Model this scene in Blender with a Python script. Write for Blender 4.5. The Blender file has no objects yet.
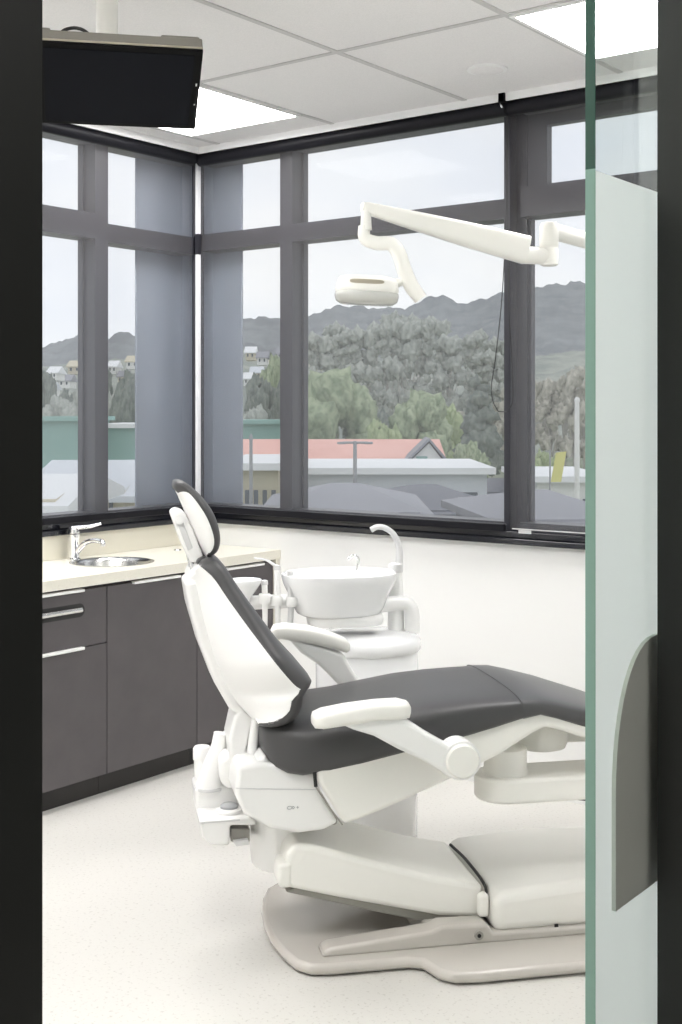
import bpy, bmesh, math, random
from mathutils import Vector, Matrix
random.seed(7)
scene = bpy.context.scene
col = scene.collection

# ------------------------------------------------------------------ survey of the place
FPX, HY, CX, EYE = 1251., 413., 341., 1.5
RX, RY = .7954, .6061
FX, FY = -.6061, .7954
CAM = (4.1978, -4.3731)
def ray(px, py):
    k = (px-CX)/FPX
    return (FX+k*RX, FY+k*RY, (HY-py)/FPX)
def at(px, py, Z):
    d = ray(px, py)
    return Vector((CAM[0]+Z*d[0], CAM[1]+Z*d[1], EYE+Z*d[2]))
def at_z(px, Z, z):
    p = at(px, HY, Z); p.z = z
    return p
CO = (-.235, 3.597); CA_, SA_ = math.cos(.2), math.sin(.2)
def L(px, py, v):
    k = (px-CX)/FPX
    Z = (v+CO[1]*CA_-CO[0]*SA_)/(CA_-k*SA_); X = k*Z
    return ((X-CO[0])*CA_+(Z-CO[1])*SA_, EYE+(HY-py)/FPX*Z)
CHAIR_LOC = Vector((CAM[0]+CO[0]*RX+CO[1]*FX, CAM[1]+CO[0]*RY+CO[1]*FY, 0))
CHAIR_ROT = math.atan2(CA_*RY+SA_*FY, CA_*RX+SA_*FX)

# ------------------------------------------------------------------ materials
def mat(name, color, rough=.5, metal=0., spec=.5, noise=None, bump=None, coat=0., trans=0.):
    m = bpy.data.materials.new(name); m.use_nodes = True
    nt = m.node_tree; b = nt.nodes['Principled BSDF']
    b.inputs['Base Color'].default_value = (*color, 1)
    b.inputs['Roughness'].default_value = rough
    b.inputs['Metallic'].default_value = metal
    b.inputs['Specular IOR Level'].default_value = spec
    b.inputs['Coat Weight'].default_value = coat
    b.inputs['Transmission Weight'].default_value = trans
    tc = nt.nodes.new('ShaderNodeTexCoord')
    if noise:
        sc, c2, lo, hi = noise
        n = nt.nodes.new('ShaderNodeTexNoise'); n.inputs['Scale'].default_value = sc; n.inputs['Detail'].default_value = 6
        nt.links.new(tc.outputs['Object'], n.inputs['Vector'])
        r = nt.nodes.new('ShaderNodeValToRGB')
        r.color_ramp.elements[0].position = lo; r.color_ramp.elements[1].position = hi
        r.color_ramp.elements[0].color = (*c2, 1); r.color_ramp.elements[1].color = (*color, 1)
        nt.links.new(n.outputs['Fac'], r.inputs['Fac']); nt.links.new(r.outputs['Color'], b.inputs['Base Color'])
    if bump:
        sc, st, dist = bump
        n = nt.nodes.new('ShaderNodeTexNoise'); n.inputs['Scale'].default_value = sc; n.inputs['Detail'].default_value = 3
        nt.links.new(tc.outputs['Object'], n.inputs['Vector'])
        bp = nt.nodes.new('ShaderNodeBump'); bp.inputs['Strength'].default_value = st; bp.inputs['Distance'].default_value = dist
        nt.links.new(n.outputs['Fac'], bp.inputs['Height']); nt.links.new(bp.outputs['Normal'], b.inputs['Normal'])
    return m

def emit(name, color, s):
    m = bpy.data.materials.new(name); m.use_nodes = True; nt = m.node_tree
    nt.nodes.remove(nt.nodes['Principled BSDF'])
    e = nt.nodes.new('ShaderNodeEmission'); e.inputs['Color'].default_value = (*color, 1); e.inputs['Strength'].default_value = s
    nt.links.new(e.outputs[0], nt.nodes['Material Output'].inputs['Surface'])
    return m

def thin_glass(name, tint, ior=1.3):
    m = bpy.data.materials.new(name); m.use_nodes = True; nt = m.node_tree
    nt.nodes.remove(nt.nodes['Principled BSDF'])
    t = nt.nodes.new('ShaderNodeBsdfTransparent'); t.inputs['Color'].default_value = (*tint, 1)
    g = nt.nodes.new('ShaderNodeBsdfGlossy'); g.inputs['Roughness'].default_value = .01
    fr = nt.nodes.new('ShaderNodeFresnel'); ge = nt.nodes.new('ShaderNodeNewGeometry')
    mr = nt.nodes.new('ShaderNodeMapRange'); mr.inputs['To Min'].default_value = ior; mr.inputs['To Max'].default_value = 1/ior
    nt.links.new(ge.outputs['Backfacing'], mr.inputs['Value']); nt.links.new(mr.outputs['Result'], fr.inputs['IOR'])
    mx = nt.nodes.new('ShaderNodeMixShader')
    nt.links.new(fr.outputs[0], mx.inputs[0]); nt.links.new(t.outputs[0], mx.inputs[1]); nt.links.new(g.outputs[0], mx.inputs[2])
    nt.links.new(mx.outputs[0], nt.nodes['Material Output'].inputs['Surface'])
    return m

def blind_mat():
    m = bpy.data.materials.new('sunscreen_mesh_fabric'); m.use_nodes = True; nt = m.node_tree
    nt.nodes.remove(nt.nodes['Principled BSDF'])
    t = nt.nodes.new('ShaderNodeBsdfTransparent')
    d = nt.nodes.new('ShaderNodeBsdfDiffuse'); d.inputs['Color'].default_value = (.125, .115, .11, 1)
    tr = nt.nodes.new('ShaderNodeBsdfTranslucent'); tr.inputs['Color'].default_value = (.70, .72, .76, 1)
    a = nt.nodes.new('ShaderNodeMixShader'); a.inputs[0].default_value = .45
    nt.links.new(d.outputs[0], a.inputs[1]); nt.links.new(tr.outputs[0], a.inputs[2])
    mx = nt.nodes.new('ShaderNodeMixShader'); mx.inputs[0].default_value = .33
    nt.links.new(t.outputs[0], mx.inputs[1]); nt.links.new(a.outputs[0], mx.inputs[2])
    nt.links.new(mx.outputs[0], nt.nodes['Material Output'].inputs['Surface'])
    return m

def frost_mat():
    m = bpy.data.materials.new('frosted_film'); m.use_nodes = True; nt = m.node_tree
    nt.nodes.remove(nt.nodes['Principled BSDF'])
    d = nt.nodes.new('ShaderNodeBsdfDiffuse'); d.inputs['Color'].default_value = (.80, .82, .82, 1)
    tr = nt.nodes.new('ShaderNodeBsdfTranslucent'); tr.inputs['Color'].default_value = (.84, .86, .862, 1)
    a = nt.nodes.new('ShaderNodeMixShader'); a.inputs[0].default_value = .75
    nt.links.new(d.outputs[0], a.inputs[1]); nt.links.new(tr.outputs[0], a.inputs[2])
    nt.links.new(a.outputs[0], nt.nodes['Material Output'].inputs['Surface'])
    return m

M = {}
M['wall'] = mat('white_wall_paint', (.86, .86, .845), .7, bump=(180, .05, .002))
M['ceil'] = mat('ceiling_tile', (.88, .865, .865), .9, noise=(260, (.82, .81, .81), .35, .6))
M['tbar'] = mat('ceiling_grid_metal', (.60, .59, .59), .5)
M['ctrim'] = mat('white_ceiling_trim', (.9, .9, .9), .4)
M['floor'] = mat('speckled_vinyl_floor', (.655, .64, .605), .42, noise=(95, (.52, .50, .465), .30, .42))
M['frame'] = mat('dark_window_aluminium', (.032, .032, .040), .33, spec=.45)
M['black'] = mat('black_blind_metal', (.011, .011, .014), .4, spec=.15)
M['sill'] = mat('black_gloss_sill', (.014, .015, .022), .14, spec=.6)
M['column'] = mat('slate_column_cladding', (.27, .30, .36), .22, spec=.7, noise=(3, (.24, .27, .325), .3, .7))
M['post'] = mat('white_corner_post', (.92, .93, .95), .3)  # bright sky gap at the corner, put into a white strip
M['blind'] = blind_mat()
M['wglass'] = thin_glass('window_glass', (.985, .99, .99), 1.12)
M['dglass'] = thin_glass('door_glass', (.925, .95, .935), 1.2)
M['frost'] = frost_mat()
M['gedge'] = mat('glass_edge_green', (.03, .09, .065), .25)
M['gedge2'] = mat('frosted_glass_edge', (.22, .37, .305), .35)
M['jamb'] = mat('black_door_frame', (.007, .008, .006), .5)
M['corr'] = mat('corridor_wall', (.5, .5, .49), .8)
M['led2'] = emit('corridor_fill_panel', (1, .98, .96), 9.)
M['plate'] = mat('grey_pull_plate', (.52, .53, .48), .45)
M['rim'] = mat('lit_pull_rim', (.68, .74, .66), .4)  # lit edge of the plate, put into a paler colour
M['cab'] = mat('charcoal_cabinet_laminate', (.098, .088, .093), .5, noise=(6, (.078, .071, .076), .3, .7))
M['kick'] = mat('black_kickboard', (.02, .018, .017), .5)
M['counter'] = mat('cream_stone_worktop', (.78, .755, .665), .28, noise=(220, (.70, .67, .58), .3, .45))
M['splash'] = mat('cream_upstand', (.76, .73, .63), .35)
M['pull'] = mat('satin_edge_pull', (.86, .86, .85), .3, .0)
M['steel'] = mat('brushed_steel', (.72, .72, .71), .22, 1.)
M['chrome'] = mat('chrome', (.85, .85, .86), .06, 1.)
M['white'] = mat('white_gloss_plastic', (.86, .858, .845), .3, coat=.2)
M['ivory'] = mat('ivory_plastic', (.86, .85, .805), .33, coat=.15)
M['porcelain'] = mat('white_porcelain', (.88, .885, .89), .12, coat=.5)
M['greige'] = mat('greige_base_paint', (.56, .53, .49), .2, coat=.4)
M['mech'] = mat('grey_mechanism', (.33, .32, .29), .5)
M['dark'] = mat('dark_gap_rubber', (.02, .02, .02), .6)
M['uph'] = mat('charcoal_upholstery', (.057, .056, .058), .42, bump=(420, .12, .001))
M['vinyl'] = mat('clear_foot_cover', (.064, .064, .067), .34)
M['grey'] = mat('mid_grey_plastic', (.36, .37, .38), .4)
M['lightgrey'] = mat('light_grey_plastic', (.66, .66, .66), .35)
M['lens'] = mat('frosted_lamp_lens', (.86, .86, .82), .12, trans=.45)
M['led'] = emit('led_panel', (1, .985, .975), 22.5)
M['screen'] = mat('glossy_screen', (.006, .007, .010), .12, spec=.06)
M['bezel'] = mat('black_bezel', (.006, .006, .006), .35, spec=.06)
M['tvgrey'] = mat('warm_grey_housing', (.24, .225, .20), .4)
M['tvtrim'] = mat('champagne_trim', (.55, .5, .40), .3, .6)
M['cord'] = mat('black_cord', (.02, .02, .02), .5)

# ------------------------------------------------------------------ object helpers
def finish(o, smooth=None):
    me = o.data
    if smooth is not None:
        me.polygons.foreach_set('use_smooth', [True]*len(me.polygons))
        if smooth < 180: me.set_sharp_from_angle(angle=math.radians(smooth))
    return o
def obj(name, bm, m, parent=None, smooth=40, bevel=0, seg=3, recalc=True):
    if recalc: bmesh.ops.recalc_face_normals(bm, faces=bm.faces[:])
    me = bpy.data.meshes.new(name); bm.to_mesh(me); bm.free()
    for x in (m if isinstance(m, (list, tuple)) else [m]): me.materials.append(x)
    o = bpy.data.objects.new(name, me); col.objects.link(o)
    if parent: o.parent = parent
    finish(o, smooth)
    if bevel:
        b = o.modifiers.new('bevel', 'BEVEL'); b.width = bevel; b.segments = seg; b.limit_method = 'ANGLE'; b.angle_limit = math.radians(35)
        b.harden_normals = False
        finish(o, 60)
    return o
def empty(name, loc=(0, 0, 0), rz=0.):
    o = bpy.data.objects.new(name, None); o.empty_display_size = .1; col.objects.link(o)
    o.location = loc; o.rotation_euler = (0, 0, rz); return o
def tag(o, label, cat, group=None, kind=None):
    o['label'] = label; o['category'] = cat
    if group: o['group'] = group
    if kind: o['kind'] = kind
    return o
def struct(o, label=None):
    o['kind'] = 'structure'
    if label: o['label'] = label; o['category'] = o.name.split('_')[0]
    return o
def box(bm, x0, x1, y0, y1, z0, z1, mi=0):
    vs = [bm.verts.new(p) for p in ((x0,y0,z0),(x1,y0,z0),(x1,y1,z0),(x0,y1,z0),(x0,y0,z1),(x1,y0,z1),(x1,y1,z1),(x0,y1,z1))]
    for f in ((0,3,2,1),(4,5,6,7),(0,1,5,4),(1,2,6,5),(2,3,7,6),(3,0,4,7)):
        fc = bm.faces.new([vs[i] for i in f]); fc.material_index = mi
    return vs
def bx(name, m, x0, x1, y0, y1, z0, z1, parent=None, bevel=0):
    bm = bmesh.new(); box(bm, min(x0,x1), max(x0,x1), min(y0,y1), max(y0,y1), min(z0,z1), max(z0,z1))
    return obj(name, bm, m, parent, None if not bevel else 40, bevel)
def prism_bm(pts, v0, v1, bm=None):
    """profile pts (u,z) swept along v"""
    bm = bm or bmesh.new()
    a = [bm.verts.new((u, v0, z)) for u, z in pts]; b = [bm.verts.new((u, v1, z)) for u, z in pts]
    n = len(pts)
    bm.faces.new(a); bm.faces.new(b[::-1])
    for i in range(n): bm.faces.new((a[i], b[i], b[(i+1) % n], a[(i+1) % n]))
    return bm
def prism(name, pts, v0, v1, m, parent=None, bevel=.01, seg=4):
    return obj(name, prism_bm(pts, v0, v1), m, parent, 40, bevel, seg)
def plate(name, pts, z0, z1, m, parent=None, bevel=.008, seg=4):
    bm = bmesh.new()
    a = [bm.verts.new((x, y, z0)) for x, y in pts]; b = [bm.verts.new((x, y, z1)) for x, y in pts]
    n = len(pts); bm.faces.new(a[::-1]); bm.faces.new(b)
    for i in range(n): bm.faces.new((a[i], a[(i+1) % n], b[(i+1) % n], b[i]))
    return obj(name, bm, m, parent, 40, bevel, seg)
def rings(bm, rr, cap0=True, cap1=True, closed=False, mi=0):
    vv = [[bm.verts.new(p) for p in r] for r in rr]
    n = len(rr[0]); k = len(vv)
    for i in range(k if closed else k-1):
        a, b = vv[i], vv[(i+1) % k]
        for j in range(n):
            f = bm.faces.new((a[j], a[(j+1) % n], b[(j+1) % n], b[j])); f.material_index = mi
    if not closed:
        if cap0: bm.faces.new(vv[0][::-1]).material_index = mi
        if cap1: bm.faces.new(vv[-1]).material_index = mi
def catmull(pts, n):
    P = [Vector(p) for p in pts]; P = [P[0]*2-P[1]]+P+[P[-1]*2-P[-2]]
    seg = len(P)-3; dense = []
    for i in range(seg):
        for j in range(12):
            t = j/12; a, b, c, d = P[i:i+4]
            dense.append(.5*((2*b)+(c-a)*t+(2*a-5*b+4*c-d)*t*t+(3*b-a-3*c+d)*t**3))
    dense.append(P[-2])
    ln = [0]
    for i in range(1, len(dense)): ln.append(ln[-1]+(dense[i]-dense[i-1]).length)
    out = []; j = 0
    for i in range(n):
        s = ln[-1]*i/(n-1)
        while j < len(ln)-2 and ln[j+1] < s: j += 1
        f = (s-ln[j])/max(1e-9, ln[j+1]-ln[j]); out.append(dense[j].lerp(dense[j+1], min(1, f)))
    return out
def lerp_list(vals, n):
    out = []
    for i in range(n):
        x = i/(n-1)*(len(vals)-1); k = min(int(x), len(vals)-2); out.append(vals[k]+(vals[k+1]-vals[k])*(x-k))
    return out
def tube_bm(pts, r, n=12, smooth_n=0, flat=1., bm=None, up=None):
    bm = bm or bmesh.new()
    P = [Vector(p) for p in pts]
    if smooth_n: P = catmull(P, smooth_n)
    rad = r if isinstance(r, (list, tuple)) else [r, r]
    rad = lerp_list(rad, len(P))
    t0 = (P[1]-P[0]).normalized()
    nrm = Vector(up) if up else (Vector((0, 0, 1)) if abs(t0.z) < .9 else Vector((1, 0, 0)))
    rr = []
    for i, p in enumerate(P):
        t = (P[min(i+1, len(P)-1)]-P[max(i-1, 0)]).normalized()
        nrm = (nrm-t*nrm.dot(t)).normalized(); bn = t.cross(nrm)
        rr.append([p+nrm*math.cos(a)*rad[i]+bn*math.sin(a)*rad[i]*flat for a in [2*math.pi*j/n for j in range(n)]])
    rings(bm, rr); return bm
def tube(name, pts, r, m, parent=None, n=12, smooth_n=0, flat=1., up=None):
    return obj(name, tube_bm(pts, r, n, smooth_n, flat, None, up), m, parent, 50)
def lathe_bm(prof, c=(0, 0, 0), n=32, sx=1., sy=1., bm=None, cap0=True, cap1=True):
    bm = bm or bmesh.new()
    rings(bm, [[Vector((c[0]+r*sx*math.cos(2*math.pi*j/n), c[1]+r*sy*math.sin(2*math.pi*j/n), c[2]+z)) for j in range(n)] for r, z in prof], cap0, cap1)
    return bm
def lathe(name, prof, c, m, parent=None, n=32, sx=1., sy=1., smooth=45):
    return obj(name, lathe_bm(prof, c, n, sx, sy), m, parent, smooth)
def sgnpow(x, e): return math.copysign(abs(x)**e, x)
def superring(cx, cy, z, a, b, e=2., n=40):
    return [Vector((cx+a*sgnpow(math.cos(2*math.pi*j/n), 2/e), cy+b*sgnpow(math.sin(2*math.pi*j/n), 2/e), z)) for j in range(n)]
def slab(name, st, m, parent, e=4.5, n=36, dome=0.):
    """upholstered slab; st = stations (u, zb, zt, halfwidth) along u"""
    bm = bmesh.new(); rr = []
    for u, zb, zt, w in st:
        mid, h = (zb+zt)/2, (zt-zb)/2
        ring = []
        for j in range(n):
            a = 2*math.pi*j/n; c, s = math.cos(a), math.sin(a)
            v = w*sgnpow(c, 2/e); z = mid+h*sgnpow(s, 2/e)
            if s > 0: z += dome*(1-(v/w)**2) if w > 0 else 0
            ring.append(Vector((u, v, z)))
        rr.append(ring)
    rings(bm, rr)
    return obj(name, bm, m, parent, 60)
def two_sided(name, base, outer, widths, m, parent, e=2., q=.5, n=22, N=30, lip=.004):
    """padded or crowned sheet: base curve and outer curve (u,z), half widths along the length"""
    b = catmull([(u, 0, z) for u, z in base], N); o = catmull([(u, 0, z) for u, z in outer], N); w = lerp_list(widths, N)
    bm = bmesh.new(); rr = []
    for i in range(N):
        ring = []
        d = o[i]-b[i]
        for k in range(n+1):
            s = -1+2*k/n
            s = math.sin(s*math.pi/2)
            h = (1-abs(s)**e)**q
            p = b[i]+d*h; ring.append(Vector((p.x, s*w[i], p.z)))
        dn = d.normalized()*lip if d.length > 1e-5 else Vector()
        for k in range(n-1, 0, -1):
            s = math.sin((-1+2*k/n)*math.pi/2)
            p = b[i]-dn; ring.append(Vector((p.x, s*w[i], p.z)))
        rr.append(ring)
    rings(bm, rr)
    return obj(name, bm, m, parent, 70)

# ------------------------------------------------------------------ room shell
CEIL = 2.752
XD0, XD1 = 3.44, 3.56
bx_floor = bx('floor', M['floor'], -.15, 6.2, -7.2, 2.0, -.12, 0); struct(bx_floor)
struct(bx('wall_left', M['wall'], -.12, 0, -5.6, .12, 0, .98))
struct(bx('wall_back', M['wall'], 0, XD0, -.0, .12, 0, .98))
struct(bx('wall_front', M['wall'], -.12, XD0, -5.72, -5.6, 0, CEIL))
bm = bmesh.new()
box(bm, XD0, XD1, -.0, .12, 0, CEIL)
box(bm, XD0, XD1, -2.56, 0, 0, CEIL); box(bm, XD0, XD1, -5.72, -3.95, 0, CEIL); box(bm, XD0, XD1, -3.95, -2.56, 2.45, CEIL)
struct(obj('wall_right', bm, M['wall'], smooth=None))
bm = bmesh.new(); box(bm, XD1+.001, XD1+.012, -7.0, -3.97, 0, 2.7); box(bm, XD1+.001, XD1+.012, -2.53, 2, 0, 2.7); box(bm, 6.0, 6.1, -7.1, 2, 0, 2.7)
box(bm, XD1, 6.1, 1.9, 2, 0, 2.7); box(bm, XD1, 6.1, -7.1, -7.0, 0, 2.7); box(bm, XD1+.001, XD1+.012, -3.97, -2.53, 2.5, 2.7)
struct(obj('wall_corridor', bm, M['corr'], smooth=None))
struct(bx('ceiling_corridor', M['corr'], XD1, 6.1, -7.1, 2, 2.7, CEIL+.1))
# ceiling: openings are left for the light panels
LX = [.222, .891, 1.560, 2.229, 2.898, 3.44]
panels = [(.255, .891, -.935, -.31), (2.24, 2.875, -.935, -.335), (.255, .891, -3.33, -2.71), (2.24, 2.875, -3.33, -2.71), (.255, .891, -2.12, -1.5), (1.57, 2.2, -4.5, -3.9)]  # last four are unseen panels added for even fill
struct(bx('ceiling', M['ceil'], -.02, XD0, -5.6, .02, CEIL, CEIL+.1))
bm = bmesh.new()
for x in LX[:-1]: box(bm, x-.011, x+.011, -5.6, -.09, CEIL-.004, CEIL-.0005)
for y in (-.935, -2.135, -3.335, -4.535):
    xs = [0]+LX
    for i in range(len(xs)-1): box(bm, xs[i]+.0111, xs[i+1]-.0111, y-.011, y+.011, CEIL-.004, CEIL-.0005)
struct(obj('trim_1', bm, M['tbar'], smooth=None))
bm = bmesh.new(); box(bm, .096, XD0, -.096, -.086, CEIL-.031, CEIL-.0005); box(bm, .086, .096, -5.6, -.086, CEIL-.031, CEIL-.0005)
struct(obj('trim_2', bm, M['ctrim'], smooth=None))
plabel = ['square glowing light panel above the window corner, behind the monitor', 'square glowing light panel beside the glass door top']
for i, (x0, x1, y0, y1) in enumerate(panels):
    e_ = empty('ceiling_light', ((x0+x1)/2, (y0+y1)/2, CEIL))
    bm = bmesh.new(); hx, hy = (x1-x0)/2, (y1-y0)/2
    for a in ((-hx, hx, -hy, -hy+.014), (-hx, hx, hy-.014, hy), (-hx, -hx+.014, -hy+.014, hy-.014), (hx-.014, hx, -hy+.014, hy-.014)): box(bm, *a, -.012, -.0045)
    obj('frame', bm, M['ctrim'], e_, None)
    bx('diffuser', M['led'], -hx+.014, hx-.014, -hy+.014, hy-.014, -.009, -.005, e_)
    if i < 2: tag(e_, plabel[i], 'ceiling light', 'ceiling light panels')
    else: tag(e_, 'unseen square ceiling light panel added for even fill, further back in the room', 'ceiling light', 'ceiling light panels')
e_ = empty('ceiling_light', (4.75, -3.6, 2.7))  # unseen corridor panel, added to lift the dark door frame
bm = bmesh.new()
for a in ((-.31, .31, -.61, -.596), (-.31, .31, .596, .61), (-.31, -.296, -.596, .596), (.296, .31, -.596, .596)): box(bm, *a, -.012, -.0005)
obj('frame', bm, M['ctrim'], e_, None)
bx('diffuser', M['led2'], -.296, .296, -.596, .596, -.009, -.001, e_)
tag(e_, 'long unseen ceiling light panel added in the corridor to light the door frame', 'ceiling light')
sp = empty('ceiling_speaker', (1.865, -.436, CEIL))
lathe('grille', [(.001, -.014), (.05, -.013), (.062, -.008), (.063, -.0005)], (0, 0, 0), M['ceil'], sp)
lathe('rim', [(.063, -.009), (.073, -.007), (.074, -.0005), (.063, -.0005)], (0, 0, 0), M['ctrim'], sp)
tag(sp, 'small round white speaker disc in a ceiling tile', 'speaker')

# window sill bands
def sill(name, along_x):
    bm = bmesh.new()
    if along_x:
        box(bm, .035, XD0, -.035, .12, .98, 1.004); box(bm, .012, XD0, -.012, .12, 1.004, 1.03)
    else:
        box(bm, -.12, .035, -5.6, .12, .98, 1.004); box(bm, -.12, .012, -5.6, .12, 1.004, 1.03)
    return struct(obj(name, bm, M['sill'], None, 40, .004))
sill('trim_3', True); sill('trim_4', False)

# windows: dark aluminium frames, glass near the outer face
FD0, FD1, GY = .0, .11, .085
def frame_b(bm, x0, x1, z0, z1, d0=FD0, d1=FD1): box(bm, x0, x1, d0, d1, z0, z1)
def frame_a(bm, y0, y1, z0, z1, d0=FD0, d1=FD1): box(bm, -d1, -d0, y0, y1, z0, z1)
def window(name, fr, spans, mull, transom, label):
    root = empty(name); struct(root)
    bm = bmesh.new()
    for a, b in mull: fr(bm, a, b, 1.03, CEIL)
    for i, (a, b) in enumerate(spans):
        fr(bm, a, b, 1.03, 1.066); fr(bm, a, b, 2.69, CEIL); fr(bm, a, b, *transom[i])
        # thin inner sash beads
        for z0, z1 in ((1.066, transom[i][0]), (transom[i][1], 2.69)):
            
            if abs(a) > .05: fr(bm, a, a+.012, z0, z1, .07, .10)
            if abs(b) > .05: fr(bm, b-.012, b, z0, z1, .07, .10)
    obj('window_frame', bm, M['frame'], root, None)
    for i, (a, b) in enumerate(spans):
        bm = bmesh.new(); fr(bm, a, b, 1.066, transom[i][0], GY, GY+.006)
        obj('pane', bm, M['wglass'], root, None)
        bm = bmesh.new(); fr(bm, a, b, transom[i][1], 2.69, GY, GY+.006)
        obj('pane', bm, M['wglass'], root, None)
    return root
window('window_1', frame_b, [(.02, .516), (.588, 1.685)], [(.516, .588)], [(2.276, 2.356)]*2, 'wide')
w2 = window('window_2', frame_b, [(1.758, 3.30)], [(1.685, 1.712), (3.30, 3.44)], [(2.276, 2.396)], 'right')
window('window_3', frame_a, [(-.574, -.02), (-1.80, -.650), (-3.2, -1.874)], [(-.650, -.574), (-1.874, -1.80), (-3.30, -3.2)], [(2.26, 2.342), (2.267, 2.38), (2.267, 2.38)], 'left')
# sash of the opening window on the right
bm = bmesh.new()
for a in ((1.758, 1.845, 2.396, 2.69), (1.845, 3.30, 2.64, 2.69)): frame_b(bm, *a, .06, .10)
frame_b(bm, 1.712, 1.758, 1.03, CEIL, .055, .12)
obj('sash', bm, M['frame'], w2, None)
struct(bx('wall_left_upper', M['wall'], -.12, 0, -5.6, -3.30, 1.03, CEIL))
# white strip stands in for bright sky between the blinds; black transom collar
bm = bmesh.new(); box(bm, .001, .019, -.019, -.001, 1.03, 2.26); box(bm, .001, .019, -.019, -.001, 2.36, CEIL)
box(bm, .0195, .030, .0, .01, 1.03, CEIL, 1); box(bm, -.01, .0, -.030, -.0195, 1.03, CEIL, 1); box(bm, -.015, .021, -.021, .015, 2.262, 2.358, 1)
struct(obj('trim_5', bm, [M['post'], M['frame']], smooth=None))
# slate clad column outside the glazed corner
pts = [(.202, .098), (.165, .14), (-.14, .14), (-.14, -.28), (-.098, -.319), (-.098, .098)]
struct(plate('column', pts, -5, 3.1, M['column'], None, .01, 2))
struct(bx('roof', M['column'], -.35, 6.2, -7.2, .45, CEIL+.1, CEIL+.3))

# roller blinds
def blind(name, label, fr, a, b, off, zbot, cords, tag_side=None):
    root = empty(name, fr((a+b)/2, off, 0)); c0 = root.location.copy()
    def T(s, d, z): return Vector(fr(s, d, z))-c0
    obj('roller_tube', tube_bm([T(a, off, 2.702), T(b, off, 2.702)], .031, 20), M['black'], root, 50)
    for s in (a, b):
        sg = -1 if s == b else 1
        bm = bmesh.new(); p = T(s, off, 2.705)
        q = T(s+sg*.004, off, 2.705)
        tube_bm([p, q], .036, 16, bm=bm)
        obj('end_bracket', bm, M['black'], root, 50)
    f0, f1 = T(a+.012, off+.006, zbot+.03), T(b-.012, off+.006, 2.70)
    bm = bmesh.new(); n = Vector(fr(0, 1, 0))-Vector(fr(0, 0, 0))
    vs = [bm.verts.new(v) for v in (f0, Vector((f1.x, f1.y, f0.z)), f1, Vector((f0.x, f0.y, f1.z)))]; bm.faces.new(vs)
    obj('mesh_fabric', bm, M['blind'], root, None)
    p0, p1 = T(a+.01, off-.006, zbot), T(b-.01, off+.014, zbot+.03)
    if tag_side is not None:
        p0, p1 = T(a-.016, off+.002, 2.715), T(a+.012, off+.056, CEIL-.0004)
        bx('ceiling_bracket', M['black'], p0.x, p1.x, p0.y, p1.y, p0.z, p1.z, root, .003)
        obj('clip', tube_bm([T(a-.012, off+.034, 2.728), T(a-.010, off+.044, 2.712), T(a-.004, off+.044, 2.694)], .004, 8, 10), M['chrome'], root, 50)
    bar = bx('bottom_bar', M['black'], p0.x, p1.x, p0.y, p1.y, p0.z, p1.z, root, .004)
    p0, p1 = T(a+.012, off-.0075, zbot+.024), T(b-.012, off-.006, zbot+.029)
    bx('bar_trim', M['lightgrey'], p0.x, p1.x, p0.y, p1.y, p0.z, p1.z, bar)
    if tag_side is not None:
        p0, p1 = T(tag_side, off-.0085, zbot+.010), T(tag_side+.055, off-.006, zbot+.023)
        bx('tag', M['lightgrey'], p0.x, p1.x, p0.y, p1.y, p0.z, p1.z, bar)
    for cpts in cords:
        bm = tube_bm([T(*p) for p in cpts], .0021, 6, 60)
        obj('pull_cord', bm, M['cord'], root, 60)
    return tag(root, label, 'blind', 'mesh roller blinds')
fb = lambda s, d, z: (s, -d, z)
fa = lambda s, d, z: (d, s, z)
blind('roller_blind', 'wide grey mesh roller blind on the right wall, between corner and dark post', fb, .063, 1.731, .05, 1.032,
      [[(1.729, .056, 2.70), (1.727, .058, 2.3), (1.710, .058, 1.97), (1.680, .058, 1.72), (1.660, .058, 1.585), (1.695, .06, 1.505), (1.755, .06, 1.53), (1.754, .058, 1.70), (1.740, .057, 1.9), (1.7335, .056, 2.3), (1.7325, .056, 2.70)]])
blind('roller_blind', 'grey mesh roller blind right of the dark post, partly behind the glass door', fb, 1.7345, 3.42, .05, 1.018, [], 1.775)
blind('roller_blind', 'grey mesh roller blind over the sink window on the left wall', fa, -3.28, -.09, .05, 1.032, [])

# ------------------------------------------------------------------ doorway and sliding glass door
bm = bmesh.new(); box(bm, XD0-.01, XD1+.02, -3.97, -3.868, 0, 2.45); box(bm, XD1+.0221, XD1+.034, -4.06, -3.915, 0, 2.45)
struct(obj('door_1_jamb', bm, M['jamb'], None, None)); bpy.data.objects['door_1_jamb'].name = 'trim_6'
bm = bmesh.new(); box(bm, XD0, XD1+.02, -2.598, -2.54, 0, 2.45); box(bm, XD1+.0221, XD1+.034, -2.57, -2.40, 0, 2.45)
struct(obj('trim_7', bm, M['jamb'], None, None))
struct(bx('trim_8', M['jamb'], XD0, XD1+.02, -3.868, -2.598, 2.40, 2.45))
door = empty('door_1', (3.4125, -2.2, 0)); struct(door)
Y0, Y1 = -2.766+2.2, -1.65+2.2
bx('glass_leaf', M['dglass'], -.0002, .0002, Y0+.0015, Y1, .01, 2.46, door)
bx('edge', M['gedge2'], -.0075, .0075, Y0, Y0+.0015, .01, 1.842, door)
bx('edge', M['gedge'], -.0075, .0075, Y0, Y0+.0015, 1.842, 2.46, door)
bx('frosted_film', M['frost'], .0004, .0012, Y0+.0016, Y1, .012, 1.842, door)
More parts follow.
